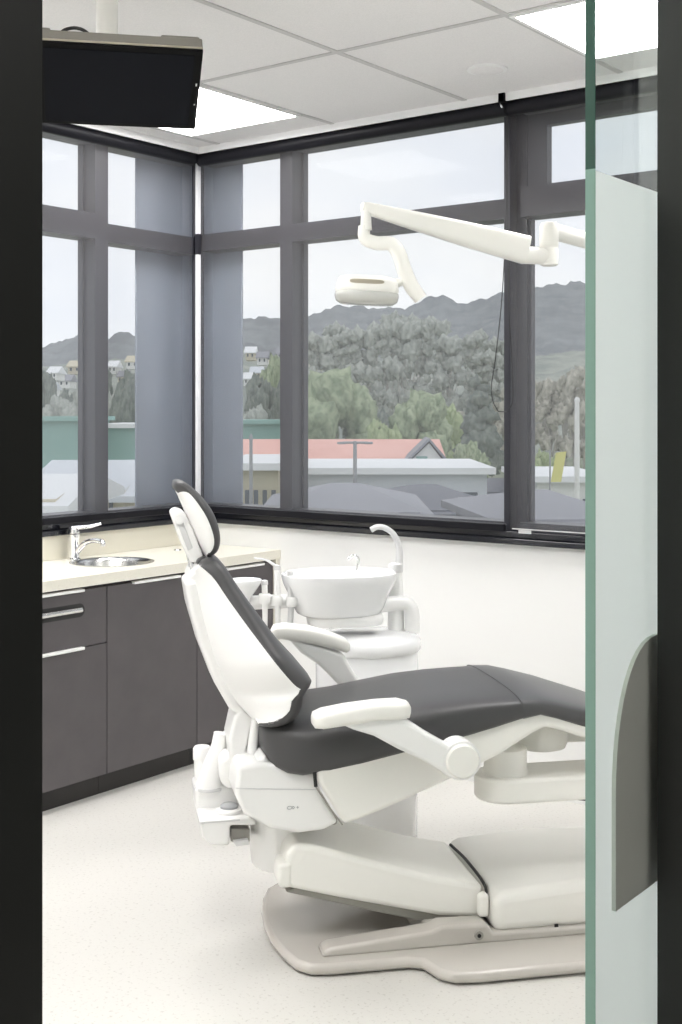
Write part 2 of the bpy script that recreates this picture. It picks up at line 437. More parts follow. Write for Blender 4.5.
# arched pull plate
def arch(y0, y1, z0, z1, n=24):
    pts = [(y1, z0), (y0, z0)]; zs = z0+(z1-z0)*.42
    for i in range(n+1):
        a = math.pi-math.pi*i/n
        pts.append(((y0+y1)/2+(y1-y0)/2*sgnpow(math.cos(a), .9), zs+(z1-zs)*sgnpow(math.sin(a), .9)))
    return pts
bm = bmesh.new()
pp = arch(-2.70+2.2, -2.41+2.2, .782, 1.160)
a = [bm.verts.new((.0015, y, z)) for y, z in pp]; b = [bm.verts.new((.008, y, z)) for y, z in pp]
bm.faces.new(a); bm.faces.new(b[::-1])
for i in range(len(pp)):
    f = bm.faces.new((a[i], b[i], b[(i+1) % len(pp)], a[(i+1) % len(pp)])); f.material_index = 1
o = obj('pull_plate', bm, [M['plate'], M['rim']], door, 40)

# ------------------------------------------------------------------ cabinets, worktop, sink, tap
def pull(parent, y0, y1, z, x):
    return bx('edge_pull', M['pull'], x-.012, x+.012, y0, y1, z, z+.011, parent, .002)
CF = .50      # carcass front
def carcass(name, label, y0, y1):
    r = empty(name, (0, (y0+y1)/2, 0)); h = (y1-y0)/2
    bm = bmesh.new()
    box(bm, .004, CF-.02, -h+.001, -h+.017, .085, .835); box(bm, .004, CF-.02, h-.017, h-.001, .085, .835)
    box(bm, .004, CF-.02, -h+.0171, h-.0171, .085, .101); box(bm, .004, .012, -h+.0171, h-.0171, .1011, .70)
    box(bm, CF-.04, CF-.02, -h+.0171, h-.0171, .795, .835)
    obj('carcass', bm, M['cab'], r, None)
    bx('kickboard', M['kick'], .05, .452, -h+.001, h-.001, 0, .085, r)
    bx('plinth_rail', M['cab'], CF-.0195, CF-.012, -h+.002, h-.002, .085, .12, r)
    tag(r, label, 'cabinet', 'charcoal base cabinets')
    return r, h
def door_front(r, h, z0, z1, hy0, hy1):
    d = bx('door', M['cab'], CF-.019, CF, -h+.0018, h-.0018, z0, z1, r, .001)
    pull(d, hy0, hy1, z1-.006, CF+.006)
    return d
r, h = carcass('base_cabinet', 'charcoal base cabinet at the right end, behind the chair backrest', -.527, -.03)
door_front(r, h, .088, .822, -.10, .17)
r, h = carcass('base_cabinet', 'wide charcoal base cabinet in the middle, right of the drawer', -1.032, -.527)
door_front(r, h, .088, .822, -.12, .14)
r, h = carcass('base_cabinet', 'charcoal cabinet below the tap with drawer and recessed bar slot', -1.537, -1.032)
door_front(r, h, .088, .60, -.12, .125)
dr = bx('drawer', M['cab'], CF-.019, CF, -h+.0018, h-.0018, .604, .822, r, .001)
pull(dr, -.12, .125, .816, CF+.006)
# stadium-shaped finger slot with a steel bar
sl = prism_bm([( .008, 0)], 0, 0) if False else bmesh.new()
n = 16; Rr = .026; yc0, yc1 = -.13, .112; zc = .745
ringpts = [(yc1+Rr*math.cos(a), zc+Rr*math.sin(a)) for a in [-math.pi/2+math.pi*i/n for i in range(n+1)]]+[(yc0+Rr*math.cos(a), zc+Rr*math.sin(a)) for a in [math.pi/2+math.pi*i/n for i in range(n+1)]]
aa = [sl.verts.new((CF+.0008, y, z)) for y, z in ringpts]; sl.faces.new(aa)
bb = [sl.verts.new((CF-.001, y, z)) for y, z in ringpts]
for i in range(len(ringpts)): sl.faces.new((aa[i], aa[(i+1) % len(aa)], bb[(i+1) % len(aa)], bb[i]))
obj('finger_slot', sl, M['dark'], dr, None)
tube('slot_bar', [(CF+.007, yc0-.01, zc+.002), (CF+.007, yc1+.004, zc+.002)], .011, M['steel'], dr, 14)
r, h = carcass('base_cabinet', 'charcoal base cabinet hidden behind the left door jamb', -2.05, -1.537)
door_front(r, h, .088, .822, -.12, .125)
# end panel
ep = bx('end_panel', M['counter'], .004, .515, -.028, -.001, .0, .834)
tag(ep, 'thin cream end panel where the worktop meets the right wall', 'panel')
# worktop with round hole for the basin
SX, SY, SR = .262, -.79, .165
wt = empty('worktop', (0, -1.0, 0))
bm = bmesh.new()
ya, yb = -2.05+1.0, -.001+1.0; xa, xb = .001, .52; cx, cy = SX, SY+1.0
ns = 48
outer = []
for i in range(ns):
    a = 2*math.pi*i/ns; dx, dy = math.cos(a), math.sin(a)
    ts = []
    if dx > 1e-6: ts.append((xb-cx)/dx)
    if dx < -1e-6: ts.append((xa-cx)/dx)
    if dy > 1e-6: ts.append((yb-cy)/dy)
    if dy < -1e-6: ts.append((ya-cy)/dy)
    t = min(ts); outer.append((cx+dx*t, cy+dy*t))
# snap nearest samples to the rectangle's corners
for c in ((xa, ya), (xa, yb), (xb, ya), (xb, yb)):
    k = min(range(ns), key=lambda i: (math.atan2(outer[i][1]-cy, outer[i][0]-cx)-math.atan2(c[1]-cy, c[0]-cx))**2); outer[k] = c
inner = [(cx+SR*math.cos(2*math.pi*i/ns), cy+SR*math.sin(2*math.pi*i/ns)) for i in range(ns)]
def ringv(ps, z): return [bm.verts.new((x, y, z)) for x, y in ps]
o1, i1, o0, i0 = ringv(outer, .876), ringv(inner, .876), ringv(outer, .836), ringv(inner, .836)
for i in range(ns):
    j = (i+1) % ns
    bm.faces.new((o1[i], o1[j], i1[j], i1[i])); bm.faces.new((o0[j], o0[i], i0[i], i0[j]))
    bm.faces.new((o0[i], o0[j], o1[j], o1[i])); bm.faces.new((i0[j], i0[i], i1[i], i1[j]))
obj('slab', bm, M['counter'], wt, 30)
bm = bmesh.new(); box(bm, .001, .014, ya, yb, .8765, .978)
obj('upstand', bm, M['splash'], wt, None)
tag(wt, 'cream stone worktop with low upstand running along the left wall', 'worktop')
sk = empty('sink', (SX, SY, .876))
bm = bmesh.new()
rings(bm, [[Vector((r*math.cos(2*math.pi*j/48), r*math.sin(2*math.pi*j/48), z)) for j in range(48)] for r, z in
    ((.176, .0005), (.176, .003), (.166, .0035), (.156, -.002), (.150, -.012), (.145, -.12), (.125, -.15), (.04, -.157), (.001, -.157))], False, True)
obj('basin', bm, M['steel'], sk, 50)
lathe('drain', [(.035, -.156), (.035, -.152), (.024, -.151), (.001, -.154)], (0, 0, 0), M['chrome'], sk)
tag(sk, 'round stainless steel basin set in the cream worktop', 'sink')
# mixer tap
tp = empty('mixer_tap', (.075, -.835, .876))
lathe('base', [(.030, .0005), (.030, .006), (.024, .010), (.022, .012)], (0, 0, 0), M['chrome'], tp, 24)
lathe('body', [(.024, .011), (.023, .075), (.026, .090), (.026, .11), (.001, .112)], (0, 0, 0), M['chrome'], tp, 24)
s_ = tube('spout', [(.010, .002, .03), (.06, .012, .075), (.11, .02, .088), (.148, .028, .082), (.150, .028, .066)], [.014, .012, .011, .010, .011], M['chrome'], tp, 14, 26)
lv = lathe('lever_cap', [(.024, .1125), (.025, .13), (.019, .143), (.001, .145)], (0, 0, 0), M['chrome'], tp, 24)
tube('lever', [(.0, .0, .137), (.05, .035, .142), (.095, .07, .156)], [.011, .009, .006], M['chrome'], lv, 12, 14, 1.6)
tag(tp, 'chrome lever mixer tap at the left edge of the round basin', 'tap')
pw = lathe('worktop_plug', [(.001, .006), (.016, .0055), (.019, .002), (.019, .0003)], (.16, -.30, .876), M['steel'], None, 20)
tag(pw, 'small steel plug cap on the worktop behind the headrest', 'plug')

# ------------------------------------------------------------------ dental chair
ch = empty('dental_chair', CHAIR_LOC, CHAIR_ROT)
tag(ch, 'charcoal and white reclining dental chair standing in the middle of the room', 'dental chair')
# base plate
left = [(.014, .0), (.019, -.10), (.038, -.20), (.060, -.265), (.095, -.303), (.15, -.312), (.36, -.314), (.395, -.328), (.42, -.395), (.455, -.427), (.52, -.435), (1.12, -.435), (1.16, -.40)]
bp_pts = left+[(x, -y) for x, y in left[::-1][:-1]]
plate('base_plate', bp_pts, .004, .034, M['greige'], ch, .014, 4)
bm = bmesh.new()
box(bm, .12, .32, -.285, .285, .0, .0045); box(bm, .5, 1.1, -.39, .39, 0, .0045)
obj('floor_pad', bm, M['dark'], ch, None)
for v0, v1 in ((-.26, -.19), (.19, .26)):
    prism('pedestal_rail', [(.135, .030), (.14, .048), (.16, .056), (.44, .078), (.47, .09), (.60, .086), (.62, .06), (1.12, .055), (1.12, .030)], v0, v1, M['greige'], ch, .012)
prism('pedestal', [(.42, .030), (.44, .074), (.60, .074), (.62, .056), (1.12, .052), (1.12, .030)], -.2, .2, M['greige'], ch, .008)
prism('base_cover', [(.622, .052), (.622, .150), (.66, .164), (.90, .180), (1.14, .168), (1.14, .052)], -.252, .235, M['ivory'], ch, .028, 5)
bx('cover_notch', M['dark'], .80, .811, -.2535, -.250, .052, .066, ch)
# lift arm under its shell
prism('lift_arm_cover', [(.036, .203), (.052, .292), (.072, .318), (.12, .311), (.30, .252), (.47, .198), (.612, .165), (.617, .070), (.485, .086), (.20, .158)], -.185, .185, M['ivory'], ch, .016, 5)
prism('lift_arm', [(.05, .180), (.10, .198), (.49, .092), (.56, .075), (.50, .062), (.42, .072)], -.165, .165, M['mech'], ch, .006)
prism('arm_slot', [(.055, .235), (.055, .195), (.085, .186), (.12, .19), (.12, .235)], -.155, .155, M['dark'], ch, .004)
prism('arm_flange', [(.030, .265), (.024, .215), (.034, .198), (.065, .20), (.065, .27)], -.189, -.10, M['ivory'], ch, .01)
bm = tube_bm([(.575, -.266, .058), (.575, -.245, .058)], .0125, 20)
hb = obj('hinge_bolt', bm, M['mech'], ch, 50)
obj('bolt_socket', tube_bm([(.575, -.2675, .058), (.575, -.2655, .058)], .0055, 16), M['dark'], hb, 50)
prism('hinge_block', [(.590, .088), (.590, .145), (.605, .152), (.619, .15), (.619, .088)], -.222, -.188, M['ivory'], ch, .008)
# crease between the two shells
tube('shell_gap', [(.618, -.186, .120), (.622, -.172, .158), (.622, 0, .168), (.622, .172, .158)], .0045, M['dark'], ch, 8, 30)
# swivel drum and seat frame
lathe('swivel_drum', [(.074, .20), (.084, .212), (.088, .24), (.088, .40), (.02, .40)], (.062, 0, 0), M['white'], ch, 36)
frame_pts = [(-.085, .545), (-.02, .552), (.130, .513), (.130, .50), (.155, .43), (.192, .374), (.15, .357), (.08, .352), (.0, .372), (-.07, .415), (-.095, .47)]
sf = prism('seat_frame', frame_pts, -.205, .205, M['white'], ch, .03, 5)
tube('panel_joint', [(-.092, -.2055, .487), (.02, -.2065, .478), (.135, -.2065, .470)], .0016, M['lightgrey'], sf, 6)
# faint grey maker's mark on the frame
bm = bmesh.new()
tube_bm([(.055+.0065*math.cos(2*math.pi*i/16), -.2058, .425+.0042*math.sin(2*math.pi*i/16)) for i in range(17)], .0009, 5, bm=bm)
tube_bm([(.064, -.2058, .421), (.064, -.2058, .429)], .001, 5, bm=bm); tube_bm([(.064, -.2058, .429), (.070, -.2058, .425), (.064, -.2058, .421)], .0009, 5, bm=bm)
tube_bm([(.074, -.2058, .425), (.081, -.2058, .425)], .0009, 5, bm=bm); tube_bm([(.0775, -.2058, .4215), (.0775, -.2058, .4285)], .0009, 5, bm=bm)
obj('emblem', bm, M['grey'], sf, None)
# white side panels below the cushion
pp = [(.125, .535), (.22, .56), (.42, .60), (.64, .645), (.75, .672), (.90, .635), (1.30, .50), (1.28, .462), (.90, .578), (.80, .612), (.775, .617), (.74, .602), (.644, .548), (.499, .487), (.356, .432), (.24, .392), (.200, .382), (.165, .44), (.13, .50)]
prism('side_panel', pp, -.245, .245, M['ivory'], ch, .012)
tube('frame_gap', [(.119, -.235, .528), (.122, -.238, .488)], .005, M['dark'], ch, 8)
tube('frame_seam', [(.122, -.238, .487), (.13, -.2455, .475), (.158, -.242, .432), (.196, -.236, .379)], .0022, M['mech'], ch, 8, 20)
prism('frame_clip', [(.10, .372), (.20, .372), (.20, .352), (.12, .34)], -.15, .15, M['mech'], ch, .006)
# cushion
st = [(-.020, .600, .630, .09), (-.015, .572, .645, .15), (-.004, .546, .655, .19), (.018, .522, .660, .218), (.05, .508, .660, .236), (.09, .503, .657, .248), (.16, .512, .656, .258),
      (.25, .529, .664, .262), (.35, .550, .680, .263), (.45, .571, .695, .263), (.55, .593, .702, .263), (.63, .614, .704, .262), (.70, .635, .704, .261), (.76, .648, .701, .260),
      (.81, .634, .690, .258), (.90, .602, .666, .254), (1.05, .550, .616, .245), (1.22, .492, .552, .23), (1.32, .462, .515, .20), (1.36, .46, .495, .12)]
slab('seat_cushion', st, M['uph'], ch, 4.6, 40, .006)
st = [(.700, .66, .7055, .2600), (.71, .636, .7060, .2628), (.76, .6465, .7032, .2618), (.81, .6325, .6922, .2598), (.90, .6005, .6682, .2558), (1.05, .5485, .6182, .2468), (1.22, .4905, .5542, .2318), (1.33, .46, .518, .199)]
fc = slab('foot_cover', st, M['vinyl'], ch, 4.6, 40, .006); fc['label'] = 'glossy protective cover over the foot end'

# backrest
NW = 14
wb = [.12, .135, .15, .17, .19, .21, .235, .26, .265, .262, .26, .255, .245, .20]
cf = [(203,562),(213,559),(226,567),(242,591),(264,621),(287,651),(306,672),(317,685),(315,692),(308,699),(307,713),(297,727),(276,733),(260,729)]
bd = [(200,566),(206,571),(215,580),(230,602),(251,631),(274,661),(291,681),(300,690),(298,695),(292,701),(290,711),(282,719),(271,725),(258,724)]
rr_ = [(186,576),(188,586),(191,600),(196,618),(202,637),(209,657),(216,674),(222,688),(229,699),(237,708),(244,714),(250,719),(255,722),(257,723)]
F_ = [L(*p, -w) for p, w in zip(cf, wb)]; B_ = [L(*p, -w) for p, w in zip(bd, wb)]; R_ = [L(*p, -.35*w) for p, w in zip(rr_, wb)]
two_sided('backrest_shell', B_, R_, wb, M['white'], ch, 2.0, .75, 26, 44)
two_sided('backrest_cushion', B_, F_, wb, M['uph'], ch, 7, .5, 26, 44, .002)
# spine plate on the back of the shell
sp_ = [L(*p, -.02) for p in ((183,579),(196,576),(209,600),(226,640),(243,684),(252,712),(243,714),(227,704),(212,678),(198,642),(187,604))]
prism('spine_cover', sp_, -.085, .085, M['white'], ch, .014, 4)
# headrest
hw = [.06, .09, .105, .11, .11, .105, .095, .07]
hf = [(174,489),(176,482),(186,483),(202,496),(216,516),(222,538),(219,553),(209,558)]
hb_ = [(178,493),(183,492),(190,494),(199,505),(208,520),(214,538),(213,549),(207,556)]
hr = [(179,497),(180,500),(184,509),(188,520),(193,532),(198,543),(202,551),(206,557)]
F_ = [L(*p, -w) for p, w in zip(hf, hw)]; B_ = [L(*p, -w) for p, w in zip(hb_, hw)]; R_ = [L(*p, -.3*w) for p, w in zip(hr, hw)]
two_sided('headrest_shell', B_, R_, hw, M['white'], ch, 2.4, .6, 22, 32)
two_sided('headrest_cushion', B_, F_, hw, M['uph'], ch, 6, .5, 22, 32, .002)
hp = [L(*p, -.03) for p in ((170,512),(176,508),(184,511),(193,530),(203,556),(200,562),(190,562),(180,540))]
hbk = prism('headrest_bracket', hp, -.045, .045, M['white'], ch, .008)
hp = [L(*p, -.05) for p in ((175,518),(181,516),(193,548),(188,551))]
prism('adjuster_slide', hp, -.049, -.044, M['lightgrey'], hbk, .003)
c_ = L(179.5, 520, -.05); obj('release_knob', tube_bm([(c_[0], -.056, c_[1]), (c_[0], -.046, c_[1])], .012, 18), M['white'], hbk, 50)
p0, p1 = L(189, 561, 0), L(197, 579, 0)
bm = bmesh.new()
for v in (-.028, .028): tube_bm([(p0[0], v, p0[1]+.02), (p1[0], v, p1[1]-.03)], .007, 12, bm=bm)
obj('headrest_rods', bm, M['chrome'], ch, 50)
hp = [L(*p, -.06) for p in ((196,560),(204,556),(213,562),(215,568),(206,572),(199,572))]
prism('neck_pad', hp, -.07, .07, M['uph'], ch, .01)
# bracket from backrest to seat frame
hp = [L(*p, -.06) for p in ((256,694),(243,700),(233,715),(228,737),(230,760),(238,782),(254,786),(248,768),(246,748),(250,730),(259,716),(266,700))]
prism('backrest_bracket', hp, -.085, .05, M['white'], ch, .010)
tube('cable_sleeve', [(.0, -.10, .73), (-.02, -.10, .65), (-.035, -.10, .55)], .014, M['white'], ch, 14, 16)
prism('seat_hinge_cover', [L(*p, -.13) for p in ((246,765),(262,748),(275,772),(300,783),(270,792),(245,790))], -.19, .15, M['white'], ch, .014)
# near armrest
def armrest(v, pad_pts, arm_pts, pivot, lab):
    sgn = -1 if v < 0 else 1
    P = [L(*p, v) for p in arm_pts]
    a = prism('armrest', P, v-.028, v+.028, M['white'], ch, .012, 4)
    bm = bmesh.new(); rr2 = []
    for px, yt, yb, w in pad_pts:
        u, zt = L(px, yt, v); _, zb = L(px, yb, v)
        mid, h = (zt+zb)/2, (zt-zb)/2
        rr2.append([Vector((u, v+w*sgnpow(math.cos(2*math.pi*j/28), .6), mid+h*sgnpow(math.sin(2*math.pi*j/28), .6))) for j in range(28)])
    rings(bm, rr2); obj('arm_pad', bm, M['ivory'], a, 60)
    if pivot:
        u, z = L(*pivot, v)
        obj('pivot_housing', tube_bm([(u, v-sgn*.035, z), (u, v+sgn*.030, z)], .052, 36), M['white'], a, 50)
        bm = bmesh.new()
        rings(bm, [[Vector((u+r*math.cos(2*math.pi*j/36), v+sgn*d, z+r*math.sin(2*math.pi*j/36))) for j in range(36)] for r, d in ((.046, .030), (.046, .036), (.042, .041), (.02, .043), (.001, .043))])
        obj('pivot_cap', bm, M['ivory'], a, 40)
    return a
a = armrest(-.33, [(312,716,724,.018),(314,712.5,727,.034),(322,709,727.5,.04),(345,704.5,724,.042),(375,700.5,719,.042),(398,699,718,.040),(407,701,717,.033),(409.5,705,713,.016)],
    [(338,722),(352,728),(372,734),(396,747),(420,758),(437,768),(447,776),(458,774),(458,741),(446,743),(425,731),(408,720),(400,715),(370,716)], (459, 758), 'near')
a['label'] = 'armrest on the near side with round pivot cap'
tube('pivot_axle', [(L(459,758,-.33)[0], -.31, L(459,758,-.33)[1]), (L(459,758,-.33)[0], -.2, L(459,758,-.33)[1])], .035, M['white'], ch, 20)
a = armrest(.33, [(271,630,635,.018),(274,625,638,.034),(285,623,639,.042),(310,626,643,.042),(332,632,648,.042),(345,638,652,.038),(349,643,650,.018)],
    [(286,636),(300,652),(318,664),(338,684),(352,702),(395,712),(384,700),(366,690),(352,670),(342,652)], None, 'far')
# delivery arm folded below the foot end
da_pts = [(.0, 0)]
p = empty('delivery_arm'); p.parent = ch
def flatbar(name, u0, u1, v, w, z0, z1, parent, m):
    n = 14; pts = [(u1, v-w), (u1, v+w)]+[(u0+w-w*math.sin(math.pi*i/n), v+w*math.cos(math.pi*i/n)) for i in range(n+1)]
    return plate(name, pts[::-1], z0, z1, m, parent, .010, 4)
lower = flatbar('lower_bar', .61, 1.45, -.12, .085, .392, .462, p, M['ivory'])
lathe('lower_joint', [(.066, .455), (.066, .47), (.062, .474), (.062, .535), (.05, .54)], (.70, -.12, 0), M['ivory'], p, 30)
lathe('upper_joint', [(.05, .50), (.075, .508), (.08, .52), (.08, .565), (.07, .585), (.07, .61)], (.84, -.03, 0), M['ivory'], p, 30)
flatbar('upper_bar', .80, 1.5, .02, .07, .515, .575, p, M['ivory'])
prism('joint_underside', [(.86, .392), (.93, .380), (1.05, .378), (1.05, .393)], -.18, -.06, M['dark'], p, .004)
# suction housing hung behind the seat
sh = empty('suction_housing'); sh.parent = ch
hs = [L(*q, -.02) for q in ((193,793),(196,786),(247,778),(252,795),(256,838),(232,845),(206,838),(197,812))]
def hs_poly(*q): return [L(*x, -.02) for x in q]
def hq(v, *q): return [L(*x, v) for x in q]
prism('upper_block', hq(0, (195,789),(238,785),(241,808),(197,812)), .0, .13, M['white'], sh, .010)
prism('housing_body', hq(-.1, (199,820),(250,816),(258,826),(230,826),(230,846),(212,846),(203,838)), -.10, .13, M['white'], sh, .010)
prism('shelf_edge', hq(-.1, (200,822),(240,819),(240,820.5),(200,823.8)), -.102, -.098, M['lightgrey'], sh, .0005)
prism('housing_cavity', hq(-.07, (231,829),(250,829),(250,842),(231,842)), -.07, .10, M['mech'], sh, .003)
prism('cavity_foot', hq(-.085, (233,841),(248,839),(249,844),(236,846)), -.09, -.072, M['lightgrey'], sh, .002)
u, z = L(229, 816, -.05)
z = L(225, 818, -.1)[1]+.001
lathe('knob_ring', [(.036, .0), (.036, .008), (.028, .012)], (u, -.05, z), M['white'], sh, 28)
lathe('knob', [(.025, .010), (.025, .018), (.018, .023), (.001, .024)], (u, -.05, z), M['grey'], sh, 28)
b0, b1, b2, b3 = L(209, 787, .03), L(213, 768, .03), L(219, 745, .03), L(221, 733, .03)
obj('cone', tube_bm([(b0[0], .03, b0[1]-.01), (b0[0], .03, b0[1]+.006), (b1[0], .03, b1[1]), (b2[0], .03, b2[1]), (b3[0], .03, b3[1])], [.042, .040, .032, .022, .021], 24), M['white'], sh, 60)
lathe('cone_rim', [(.044, .0), (.045, .004), (.044, .008), (.03, .009)], (b0[0], .03, b0[1]-.004), M['lightgrey'], sh, 28)
u, z = L(202, 770, .10)
lathe('canister', [(.022, -.02), (.024, .03), (.0265, .032), (.0265, .064), (.022, .070), (.001, .071)], (u, .10, z), M['white'], sh, 28)
prism('link', hs_poly((218,758),(226,750),(240,754),(246,778),(228,788),(219,780)), -.05, .03, M['white'], sh, .016)

# ------------------------------------------------------------------ cuspidor unit beside the chair
cu = empty('cuspidor_unit', CHAIR_LOC, CHAIR_ROT)
tag(cu, 'white cuspidor unit with oval bowl and gooseneck spout behind the chair', 'cuspidor')
VV = .66
def cz(px, py, v=VV): return L(px, py, v)
uc, zt = cz(367, 640)
lathe('cabinet_body', [(.165, .0), (.175, .012), (.178, zt-.03), (.17, zt-.02)], (uc, VV, 0), M['porcelain'], cu, 48)
lathe('body_lid', [(.182, zt-.03), (.187, zt-.022), (.187, zt+.005), (.17, zt+.022), (.10, zt+.03), (.001, zt+.032)], (uc, VV, 0), M['porcelain'], cu, 48)
ub, zr = cz(338, 574)
bm = bmesh.new()
zl = cz(338, 612)[1]
prof = [(.13, .095, zl-.004), (.146, .10, zl+.004), (.155, .108, zl+.02), (.168, .118, zr-.075), (.184, .13, zr-.045), (.194, .137, zr-.022), (.198, .14, zr-.006), (.198, .14, zr+.006), (.19, .133, zr+.010), (.18, .124, zr+.004), (.165, .11, zr-.03), (.12, .08, zr-.06), (.03, .02, zr-.068), (.002, .002, zr-.069)]
rings(bm, [superring(ub+.0, VV-.02, z, a, b, 2.3, 48) for a, b, z in prof])
obj('bowl', bm, M['porcelain'], cu, 60)
bm = bmesh.new()
rings(bm, [superring(ub+.02, VV-.02, z, a, b, 2.6, 48) for a, b, z in ((.10, .07, zl-.040), (.128, .09, zl-.036), (.132, .094, zl-.020), (.128, .09, zl-.002), (.11, .08, zl+.004))])
obj('drip_pan', bm, M['white'], cu, 60)
p1, p2, p3, p4 = cz(372, 606), cz(398, 603), cz(411, 609), cz(413, 630)
tube('neck', [(p1[0]-.06, VV-.01, p1[1]-.01), (p2[0], VV, p2[1]), (p3[0], VV, p3[1]), (p4[0]-.002, VV, p4[1]-.01)], [.026, .026, .026, .026], M['white'], cu, 18, 24)
p1, p2 = cz(398, 630), cz(398, 566)
pst = lathe('spout_post', [(.030, p1[1]-.01), (.028, p1[1]+.06), (.022, p2[1]-.02), (.022, p2[1]), (.016, p2[1]+.005)], (p1[0], VV+.03, 0), M['white'], cu, 24)
lathe('spout_collar', [(.0245, p2[1]-.025), (.0255, p2[1]-.02), (.0255, p2[1]+.004), (.016, p2[1]+.008)], (p1[0], VV+.03, 0), M['lightgrey'], cu, 24)
gp = [cz(*q, VV+.03) for q in ((399,566),(399,548),(394,535),(385,528),(377,527),(371,530))]
tube('gooseneck', [(u, VV+.03, z) for u, z in gp], [.015, .013, .011, .010, .010, .010], M['lightgrey'], cu, 14, 26)
gp = [cz(*q, VV) for q in ((360,572),(361,562),(358,557.5),(354,557.5),(350.5,561))]
tube('cup_filler', [(u, VV+.04, z) for u, z in gp], .0055, M['steel'], cu, 10, 18)
# assistant arm reaching left with its holder
p1, p2 = cz(246, 603, VV-.02), cz(302, 600, VV-.02)
ar = tube('assistant_arm', [(p1[0], VV-.02, p1[1]), (p2[0], VV-.02, p2[1]), (p2[0]+.06, VV-.02, p2[1]+.01)], .024, M['white'], cu, 18)
p1 = cz(248, 596, VV-.05)
lathe('tray_cup', [(.018, -.045), (.024, -.03), (.05, .008), (.058, .020), (.058, .028), (.052, .028), (.03, .004), (.001, .0)], (p1[0]-.012, VV-.05, p1[1]+.028), M['porcelain'], ar, 28)
for q in ((264, 598), (276, 600), (291, 601)):
    p1 = cz(*q, VV-.05)
    bm = bmesh.new(); rings(bm, [[Vector((p1[0]+r_*math.cos(2*math.pi*j/20), VV-.066+r_*math.sin(2*math.pi*j/20), p1[1]+z_)) for j in range(20)] for r_, z_ in ((.018, -.016), (.020, -.012), (.020, .014), (.018, .017), (.0125, .017), (.0125, -.016))], closed=True)
    obj('holder_ring', bm, M['white'], ar, 50)
def handpiece(label, pts, r, m, tip=None):
    r0 = cz(*pts[0], VV-.066); root = empty('suction_handpiece', CHAIR_LOC+Matrix.Rotation(CHAIR_ROT, 3, 'Z')@Vector((r0[0], VV-.066, r0[1])), CHAIR_ROT)
    P = [Vector((cz(*q, VV-.066)[0]-r0[0], 0, cz(*q, VV-.066)[1]-r0[1])) for q in pts]
    tube('handle', P, r, m, root, 14, 18)
    lathe('tip_collar', [(r[-1]*1.15, -.006), (r[-1]*1.2, .0), (r[-1]*1.1, .008), (r[-1]*.6, .01)], P[-1], M['lightgrey'], root, 16)
    if tip:
        T_ = [Vector((cz(*q, VV-.066)[0]-r0[0], 0, cz(*q, VV-.066)[1]-r0[1])) for q in tip]
        tube('nozzle', T_, [.006, .004, .003], M['porcelain'], root, 10, 12)
    return tag(root, label, 'suction handpiece', 'instruments on the assistant arm')
handpiece('short white suction handpiece nearest the chair backrest', [(265,628),(265,606),(264.5,583)], [.0085, .010, .010], M['white'])
handpiece('white syringe with long thin angled nozzle, middle of the holder', [(278,628),(277.5,600),(277,568)], [.009, .011, .010], M['white'], [(277,567),(266,560),(254,558)])
handpiece('white suction handpiece beside the oval bowl rim', [(290,626),(291,605),(290,573)], [.010, .011, .010], M['lightgrey'])

# ------------------------------------------------------------------ operating light
pb = at(549, HY, 3.7)
end = Vector((pb.x, pb.y, 0))+Vector((RX*.56+FX*.83, RY*.56+FY*.83, 0))*.66
ol = empty('operating_light', (end.x, end.y, 0))
tag(ol, 'ivory operating light on a jointed arm hanging above the chair', 'operating light')
def lw(px, py, Z): return at(px, py, Z)-Vector((end.x, end.y, 0))
zj = at(549, 226, 3.7).z-.012
lathe('post', [(.09, 0), (.09, .02), (.04, .03), (.034, 1.2), (.03, zj+.04), (.02, zj+.045)], (0, 0, 0), M['ivory'], ol, 28)
jb = lw(549, HY, 3.7)
d = Vector((jb.x, jb.y, zj)); 
tube('horizontal_arm', [(0, 0, zj), d], .025, M['ivory'], ol, 20)
z0, z1 = at(549, 266, 3.7).z, at(549, 222, 3.7).z
lathe('joint_post', [(.020, z0), (.027, z0+.004), (.028, z0+.05), (.0265, z0+.052), (.0265, z0+.055), (.028, z0+.057), (.028, z1-.012), (.024, z1-.003), (.012, z1)], (jb.x, jb.y, 0), M['ivory'], ol, 28)
# tapering spring arm
A_, B_ = lw(526, 250, 3.68), lw(362, 207, 3.55)
ax = (B_-A_).normalized(); side = ax.cross(Vector((0, 0, 1))).normalized(); upv = side.cross(ax)
bm = bmesh.new(); rr2 = []
for t, hh, ww in ((-.004, .036, .022), (0., .042, .027), (.35, .036, .026), (.7, .026, .022), (.97, .017, .017), (1.0, .013, .013), (1.006, .006, .006)):
    c = A_.lerp(B_, t); rr2.append([c+upv*hh*sgnpow(math.sin(2*math.pi*j/32), .55)+side*ww*sgnpow(math.cos(2*math.pi*j/32), .55) for j in range(32)])
rings(bm, rr2); sa_ = obj('spring_arm', bm, M['ivory'], ol, 50)
# dark seam strip along the arm and knuckle to the joint post
tube('arm_seam', [A_.lerp(B_, .02)-side*.0272*-1-upv*.012, A_.lerp(B_, .55)+side*.0245-upv*.008], .0018, M['lightgrey'], sa_, 6)
tube('arm_knuckle', [A_+(A_-B_).normalized()*-.01-upv*.018, Vector((jb.x, jb.y, z0+.03))], .026, M['ivory'], ol, 18)
for t in (.035, .0):
    c = A_.lerp(B_, t+.05)+side*.027-upv*.022
    obj('rivet', tube_bm([c-side*.001, c+side*.0015], .004, 10), M['dark'], sa_, 50)
pts = [lw(*q) for q in ((366,207,3.55),(366,230,3.55))]
tube('drop_swivel', pts, [.013, .017], M['ivory'], ol, 16)
pts = [lw(*q) for q in ((364,226,3.55),(365,238,3.55),(376,243,3.55),(391,244,3.55),(399,254,3.55),(405,272,3.55),(412,287,3.55),(421,299,3.55))]
